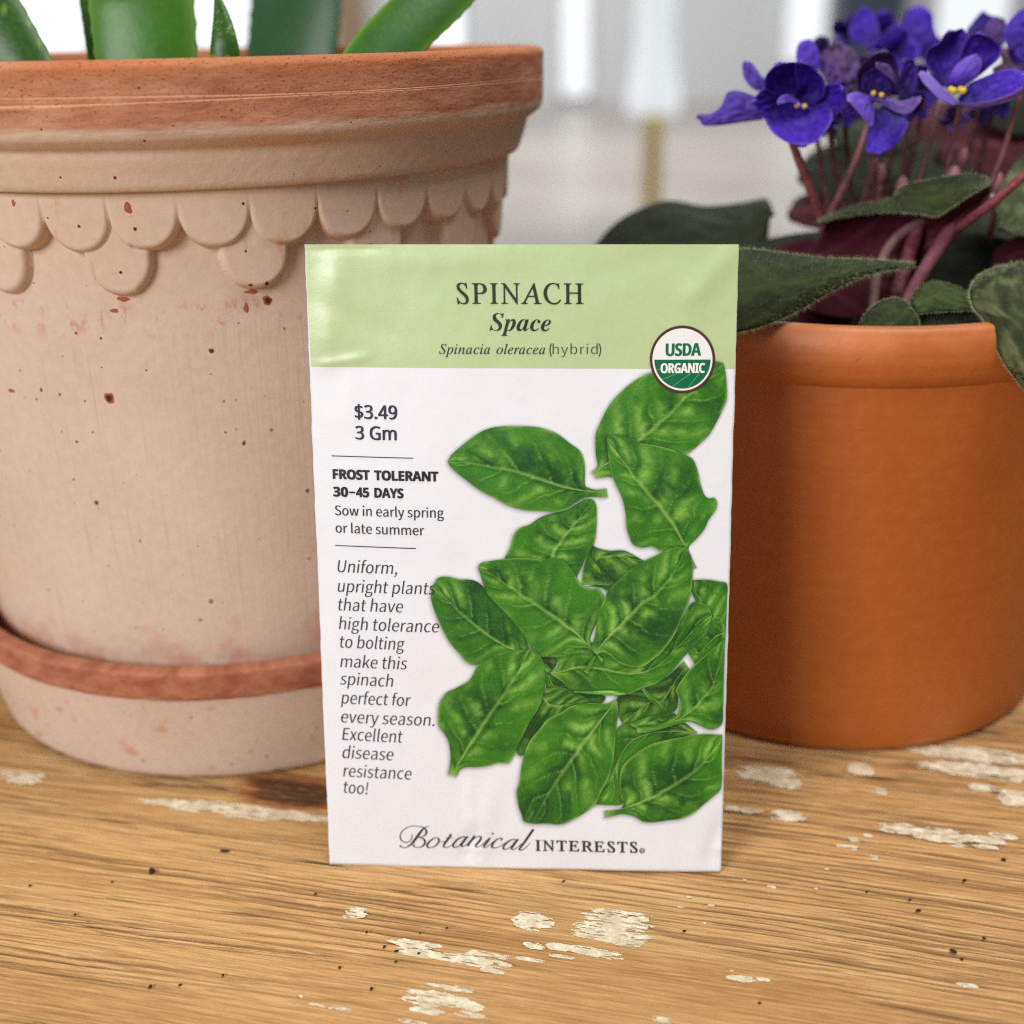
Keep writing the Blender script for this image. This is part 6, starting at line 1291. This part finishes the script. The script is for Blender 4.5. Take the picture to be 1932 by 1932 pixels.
sheet('leaf', D([(1560, 560), (1640, 500), (1740, 450), (1840, 440), (1930, 460)], (.312, .308)), D([(1560, 640), (1680, 640), (1800, 640), (1920, 600)], (.30, .298)), fuzz_m, violet, DARKG, -.003, .001, rough=.001, seed=24, under=PURP)
PINK, CRIM, PALE = srgb(150, 78, 88), srgb(112, 30, 46), srgb(164, 118, 120)
stalk([(1492, 262, .284), (1512, 315, .287), (1540, 385, .292), (1562, 450, .297)], (.0009, .0015), srgb(120, 62, 62), srgb(98, 36, 48), seed=1)
stalk([(1640, 222, .283), (1625, 275, .285), (1596, 345, .289), (1560, 420, .295)], (.0007, .0012), srgb(138, 96, 98), srgb(98, 42, 50), seed=2)
stalk([(1945, 318, .268), (1890, 368, .27), (1842, 405, .275), (1800, 436, .284)], (.0010, .0012), srgb(112, 38, 54), srgb(120, 54, 68), seed=3)
stalk([(1836, 372, .284), (1800, 425, .284), (1750, 500, .282), (1702, 580, .282)], (.0020, .0014), srgb(98, 40, 52), srgb(124, 76, 90), 'petiole', 4)
stalk([(1735, 415, .287), (1715, 480, .285), (1690, 560, .282)], (.0018, .0018), srgb(84, 22, 38), srgb(76, 14, 32), 'petiole', 5)
stalk([(1780, 395, .287), (1690, 450, .285), (1655, 520, .283), (1645, 600, .281)], (.0012, .0012), srgb(96, 66, 72), srgb(106, 84, 80), 'petiole', 6)
for i, (x0, y0, x1, y1, d0) in enumerate([(1560, 210, 1600, 430, .30), (1592, 215, 1612, 430, .302), (1668, 200, 1640, 420, .31), (1700, 220, 1660, 430, .302), (1745, 190, 1690, 430, .30), (1772, 200, 1705, 430, .29), (1812, 195, 1780, 400, .289),
                                          (1850, 190, 1800, 410, .30), (1925, 180, 1850, 400, .285), (1540, 250, 1575, 440, .31), (1720, 120, 1700, 400, .33), (1640, 110, 1640, 400, .33), (1890, 150, 1830, 400, .31), (1792, 335, 1790, 440, .296), (1655, 300, 1600, 440, .30)]):
    stalk([(x0, y0, d0), ((x0 + x1) / 2 + 4 * (i % 3 - 1), (y0 + y1) / 2, d0 + .004), (x1, y1, d0 + .006)], (.00055, .0009), [srgb(84, 36, 40), srgb(62, 26, 28), srgb(112, 70, 72)][i % 3], [srgb(62, 18, 28), srgb(44, 14, 20)][i % 2], seed=20 + i)


def petcol(deep=srgb(22, 2, 92), mid=srgb(60, 22, 168), rim=srgb(116, 88, 204), brown=0.0):
    deep, mid, rim = np.array(deep), np.array(mid), np.array(rim)
    br = np.array(srgb(96, 66, 76))
    def f(t, s, seed):
        n = fbm(t * 6 + seed, s * 3 + 12, seed, 3)
        k = np.clip(t * 1.35 - .22 + .6 * (n - .5), 0, 1)[..., None]
        c = deep * (1 - k) + mid * k
        e = np.clip(np.exp(-((1 - t) / .10) ** 2) + np.exp(-((1 - np.abs(s)) / .07) ** 2) * (t > .3), 0, 1)
        c = c + (rim - c) * (e * (.25 + .5 * n))[..., None]
        c = c + (br - c) * (np.clip(brown + brown * 3 * (n - .5), 0, 1) * (.4 + .6 * t))[..., None]
        return c
    return f


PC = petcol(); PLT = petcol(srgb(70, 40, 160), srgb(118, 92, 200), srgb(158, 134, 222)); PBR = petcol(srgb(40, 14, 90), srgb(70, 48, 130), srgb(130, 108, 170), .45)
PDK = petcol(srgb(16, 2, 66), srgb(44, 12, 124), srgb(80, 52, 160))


def flower(center, label):
    e = empty('flower', at(*[np.array(c, float) for c in center]), violet); e['label'] = label
    return e


def petal(fl, Lp, Rp, dl, dr, col, seed, bulge=-.0015, rough=.0009, th=.00035):
    return sheet('petal', D(Lp, dl), D(Rp, dr), petal_m, fl, col, bulge, th, 36, 25, rough=rough, seed=seed)


def ball(name, fl, x, y, d, r):
    c = at(np.array(x, float), np.array(y, float), np.array(d, float))
    a = np.linspace(-np.pi / 2, np.pi / 2, 9); P = np.stack([r * np.cos(a), r * np.sin(a)], -1); P[0, 0] = P[-1, 0] = 1e-6
    return lathe(name, P, c, anther_m, fl, 14)


# cup-shaped blossom facing the viewer
f1 = flower((1500, 195, .284), 'deep purple cup-shaped blossom')
petal(f1, [(1497, 196), (1472, 190), (1446, 180), (1443, 150), (1455, 130), (1474, 120)], [(1502, 194), (1512, 170), (1522, 145), (1515, 124), (1500, 117), (1474, 120)], (.287, .272), (.287, .274), PC, 41, -.004)
petal(f1, [(1499, 194), (1505, 165), (1500, 135), (1502, 117)], [(1503, 196), (1535, 196), (1554, 180), (1556, 158), (1545, 138), (1528, 123), (1502, 117)], (.287, .274), (.287, .272), PC, 42, -.004)
petal(f1, [(1496, 196), (1465, 178), (1445, 168), (1430, 176), (1423, 192)], [(1498, 200), (1470, 218), (1448, 220), (1432, 208), (1423, 194)], (.286, .270), (.286, .270), PC, 43, -.003)
petal(f1, [(1500, 194), (1535, 178), (1560, 160), (1580, 158), (1588, 166)], [(1502, 199), (1545, 216), (1568, 222), (1588, 205), (1592, 188), (1589, 168)], (.2875, .276), (.2875, .275), PC, 44, -.002)
petal(f1, [(1495, 197), (1462, 196), (1438, 206), (1448, 236), (1464, 256), (1490, 270), (1516, 274)], [(1505, 197), (1540, 198), (1568, 206), (1570, 226), (1556, 250), (1540, 266), (1518, 275)], (.286, .266), (.286, .266), PC, 45, -.004)
petal(f1, [(1528, 203), (1512, 196), (1492, 180), (1476, 180), (1466, 192)], [(1530, 206), (1512, 204), (1495, 192), (1480, 194), (1467, 196)], (.281, .276), (.280, .275), PLT, 46, .0008)
ball('anther', f1, 1504, 199, .279, .00062); ball('anther', f1, 1518, 200.5, .279, .0006)
petal(f1, [(1535, 132), (1512, 128), (1502, 112), (1504, 88), (1512, 77), (1524, 76)], [(1545, 132), (1548, 112), (1542, 90), (1534, 78), (1524, 76)], .295, .295, petcol(srgb(60, 30, 150), srgb(84, 50, 176)), 47, .002)
# side-on blossom at the left
f0 = flower((1432, 190, .292), 'side-on purple blossom at the outer end of the cluster')
petal(f0, [(1440, 186), (1415, 178), (1394, 171), (1372, 174), (1362, 198), (1342, 214), (1317, 215)], [(1440, 226), (1400, 231), (1367, 236), (1340, 238), (1325, 236), (1316, 219)], (.288, .285), (.286, .284), petcol(srgb(50, 30, 120), srgb(74, 50, 160), srgb(100, 80, 180), .12), 48, .002, .0009)
petal(f0, [(1452, 160), (1434, 172), (1418, 166), (1404, 148), (1400, 128), (1402, 117)], [(1456, 152), (1440, 146), (1430, 134), (1418, 118), (1404, 115)], .291, .291, petcol(srgb(60, 40, 130), srgb(86, 60, 170), srgb(110, 90, 180), .1), 49, .001)
# half-wilted blossom in the middle
f2 = flower((1655, 180, .286), 'crumpled half-wilted blossom with curled brownish petals')
petal(f2, [(1622, 182), (1616, 158), (1616, 138), (1630, 118), (1648, 103), (1668, 97)], [(1694, 180), (1700, 160), (1697, 136), (1692, 116), (1682, 102), (1668, 97)], (.289, .276), (.289, .276), PBR, 51, -.005, .0012)
petal(f2, [(1640, 184), (1626, 165), (1630, 140), (1648, 130)], [(1680, 184), (1682, 165), (1668, 140), (1650, 130)], (.288, .284), (.288, .284), PDK, 52, -.002)
petal(f2, [(1692, 160), (1678, 146), (1662, 134), (1652, 126)], [(1694, 154), (1686, 138), (1676, 122), (1656, 118)], (.279, .276), (.279, .275), petcol(srgb(90, 66, 130), srgb(128, 106, 172), srgb(160, 140, 196), .3), 53, .001, .0008)
petal(f2, [(1660, 186), (1640, 180), (1618, 174), (1600, 178), (1598, 184)], [(1662, 192), (1648, 196), (1650, 218), (1644, 240), (1626, 218), (1604, 190)], (.284, .272), (.284, .270), PLT, 54, .0015, .0006)
petal(f2, [(1646, 184), (1673, 184), (1700, 190), (1722, 184), (1738, 180)], [(1648, 192), (1672, 202), (1692, 212), (1716, 213), (1736, 192)], (.281, .272), (.281, .270), petcol(srgb(80, 60, 130), srgb(112, 88, 160), srgb(140, 118, 190), .25), 55, .001, .0008)
petal(f2, [(1652, 205), (1640, 235), (1635, 262), (1634, 284), (1648, 288), (1660, 290)], [(1668, 205), (1700, 222), (1714, 232), (1704, 256), (1684, 278), (1662, 290)], (.285, .274), (.285, .276), PC, 56, .002, .0006)
petal(f2, [(1640, 190), (1612, 180), (1588, 174), (1580, 200)], [(1642, 200), (1625, 224), (1604, 226), (1582, 210)], (.287, .281), (.287, .280), PDK, 57, .001)
petal(f2, [(1690, 180), (1700, 140), (1706, 118), (1718, 112)], [(1700, 186), (1720, 178), (1732, 150), (1728, 120), (1720, 112)], (.288, .284), (.288, .285), PDK, 58, -.001)
ball('anther', f2, 1648, 176, .278, .0006); ball('anther', f2, 1663, 179.5, .278, .0006)
# most open blossom
f3 = flower((1800, 165, .282), 'widest open blossom with a bright yellow pair of anthers')
petal(f3, [(1790, 168), (1768, 150), (1747, 122), (1747, 102), (1756, 90), (1772, 82), (1782, 66), (1794, 58)], [(1798, 164), (1814, 125), (1826, 90), (1824, 68), (1817, 54), (1806, 57), (1794, 58)], (.284, .276), (.284, .280), PC, 61, -.003, .0007)
petal(f3, [(1794, 166), (1804, 125), (1818, 85), (1832, 67), (1846, 63)], [(1816, 164), (1850, 140), (1880, 115), (1889, 95), (1880, 80), (1866, 70), (1846, 63)], (.284, .277), (.283, .275), PC, 62, -.004, .0006)
petal(f3, [(1790, 160), (1790, 146), (1804, 124), (1820, 110), (1836, 103)], [(1822, 160), (1844, 142), (1852, 124), (1850, 110), (1842, 103)], (.279, .276), (.278, .275), PLT, 63, .002, .0003)
petal(f3, [(1806, 190), (1780, 166), (1756, 142), (1742, 134), (1735, 136)], [(1802, 199), (1776, 188), (1756, 170), (1741, 154), (1734, 140)], (.274, .271), (.272, .269), petcol(srgb(100, 80, 170), srgb(140, 116, 204), srgb(164, 142, 216)), 64, .0008, .0002)
petal(f3, [(1808, 186), (1828, 158), (1858, 144), (1890, 132), (1915, 130), (1940, 140)], [(1808, 196), (1840, 194), (1872, 190), (1906, 178), (1932, 162), (1944, 146)], (.280, .272), (.276, .266), PC, 65, .001, .0006)
petal(f3, [(1804, 196), (1840, 194), (1872, 190), (1906, 178), (1930, 166)], [(1804, 202), (1840, 204), (1872, 200), (1908, 190), (1932, 176)], (.2755, .2655), (.277, .268), petcol(srgb(110, 90, 170), srgb(130, 104, 190), srgb(150, 130, 200), .1), 66, .0003, .0002)
for x in (1794, 1799, 1812, 1817): ball('anther', f3, x, 169.5 + (x % 3), .2755 if x % 2 else .276, .0008)
mesh_obj('style', *tube_geo(crom(at(np.array([1804., 1812, 1823]), np.array([160., 152, 143]), np.array([.276, .275, .274])), 8), .00018, 7), style_m, f3)
# blossoms at the back, out of focus
f4 = flower((1640, 60, .335), 'soft purple blossom at the back beside the slate pillar')
petal(f4, [(1648, 98), (1618, 82), (1602, 62), (1610, 36), (1624, 15)], [(1652, 98), (1660, 74), (1656, 48), (1642, 18), (1626, 14)], .335, .335, PC, 71)
petal(f4, [(1640, 98), (1655, 78), (1668, 62), (1684, 64)], [(1660, 112), (1690, 116), (1700, 98), (1692, 74)], .34, .34, PC, 72)
f5 = flower((1735, 60, .345), 'soft purple blossom at the back against the wide white window')
petal(f5, [(1720, 110), (1705, 80), (1704, 46), (1712, 20), (1736, 10)], [(1745, 110), (1772, 84), (1764, 54), (1760, 26), (1740, 10)], .345, .345, PC, 73, .002)
petal(f5, [(1740, 112), (1755, 86), (1772, 70)], [(1750, 125), (1784, 112), (1780, 74)], .35, .35, PDK, 74)
f6 = flower((1590, 130, .305), 'withered greyish blossom between the cup-shaped and crumpled ones')
petal(f6, [(1590, 180), (1560, 160), (1548, 125), (1555, 95), (1580, 82)], [(1600, 180), (1618, 160), (1622, 120), (1608, 92), (1582, 82)], .302, .305, petcol(srgb(60, 40, 90), srgb(86, 66, 110), srgb(120, 100, 140), .5), 75, .001, .002)
petal(f6, [(1575, 175), (1556, 150), (1545, 130), (1540, 112)], [(1600, 178), (1590, 140), (1570, 110), (1544, 110)], .298, .300, petcol(srgb(50, 30, 100), srgb(80, 56, 130), srgb(120, 90, 130), .4), 76, .001, .002)
petal(f6, [(1600, 130), (1620, 110), (1650, 95), (1664, 98)], [(1604, 140), (1640, 128), (1664, 116), (1668, 100)], .32, .32, PBR, 77, .001, .002)
f7 = flower((1855, 55, .315), 'dark purple blossom behind the widest open one')
petal(f7, [(1830, 85), (1822, 62), (1836, 40), (1850, 24)], [(1890, 90), (1896, 62), (1880, 34), (1852, 24)], .315, .313, PDK, 78, .001, .001)
petal(f7, [(1850, 70), (1865, 42), (1878, 30), (1892, 36)], [(1870, 90), (1895, 80), (1900, 58), (1894, 38)], .308, .308, PBR, 79, .001, .001)
f8 = flower((1920, 60, .30), 'purple blossom cut by the edge of the picture above dried petals')
petal(f8, [(1925, 110), (1898, 84), (1896, 52), (1915, 26), (1940, 10)], [(1940, 110), (1985, 90), (1990, 50), (1970, 18), (1944, 10)], .30, .30, PC, 80, .002, .001)
petal(f8, [(1925, 125), (1900, 118), (1884, 102), (1893, 88)], [(1935, 145), (1915, 140), (1905, 112), (1898, 92)], .296, .294, petcol(srgb(50, 36, 40), srgb(96, 76, 84), srgb(130, 112, 116), .6), 81, .001, .0015)
petal(f8, [(1935, 135), (1910, 128), (1890, 120), (1872, 128)], [(1935, 150), (1910, 140), (1896, 140), (1876, 132)], .292, .290, petcol(srgb(40, 26, 30), srgb(80, 64, 70), srgb(120, 108, 104), .6), 82, .001, .0015)
petal(f8, [(1932, 80), (1915, 100), (1935, 128)], [(1960, 70), (1975, 110), (1945, 132)], .295, .295, PC, 83, .002, .001)

# more blossoms and buds filling the cluster
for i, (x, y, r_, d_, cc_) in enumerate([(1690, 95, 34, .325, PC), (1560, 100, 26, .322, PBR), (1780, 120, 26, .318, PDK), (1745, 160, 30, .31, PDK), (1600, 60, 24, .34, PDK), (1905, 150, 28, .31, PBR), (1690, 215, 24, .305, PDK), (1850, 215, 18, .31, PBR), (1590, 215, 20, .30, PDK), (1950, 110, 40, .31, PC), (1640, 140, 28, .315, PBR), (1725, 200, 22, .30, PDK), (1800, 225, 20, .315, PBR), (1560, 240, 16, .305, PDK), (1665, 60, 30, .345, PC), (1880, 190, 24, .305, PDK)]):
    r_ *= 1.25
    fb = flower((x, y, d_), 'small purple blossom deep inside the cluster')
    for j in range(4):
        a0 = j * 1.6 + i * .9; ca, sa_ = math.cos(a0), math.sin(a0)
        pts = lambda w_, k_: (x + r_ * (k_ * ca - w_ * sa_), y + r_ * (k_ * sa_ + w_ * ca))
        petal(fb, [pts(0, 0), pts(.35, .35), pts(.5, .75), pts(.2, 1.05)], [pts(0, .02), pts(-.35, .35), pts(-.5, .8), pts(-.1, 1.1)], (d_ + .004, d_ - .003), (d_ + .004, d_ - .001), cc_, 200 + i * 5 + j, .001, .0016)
for i, (x, y, d_) in enumerate([(1800, 335, .292), (1702, 355, .30), (1660, 330, .304), (1880, 345, .30), (1820, 300, .305)]):
    c_ = at(np.array(float(x)), np.array(float(y)), np.array(d_)); a = np.linspace(-np.pi / 2, np.pi / 2, 9)
    P_ = np.stack([.0016 * np.cos(a), .0028 * np.sin(a)], -1); P_[0, 0] = P_[-1, 0] = 1e-6
    o = lathe('bud', P_, c_, bud_m, violet, 14)
    stalk([(x, y + 22, d_), (x - 4, y + 60, d_ + .002), (x - 14, y + 110, d_ + .004)], (.0006, .0009), srgb(128, 74, 76), srgb(90, 34, 44), seed=60 + i)
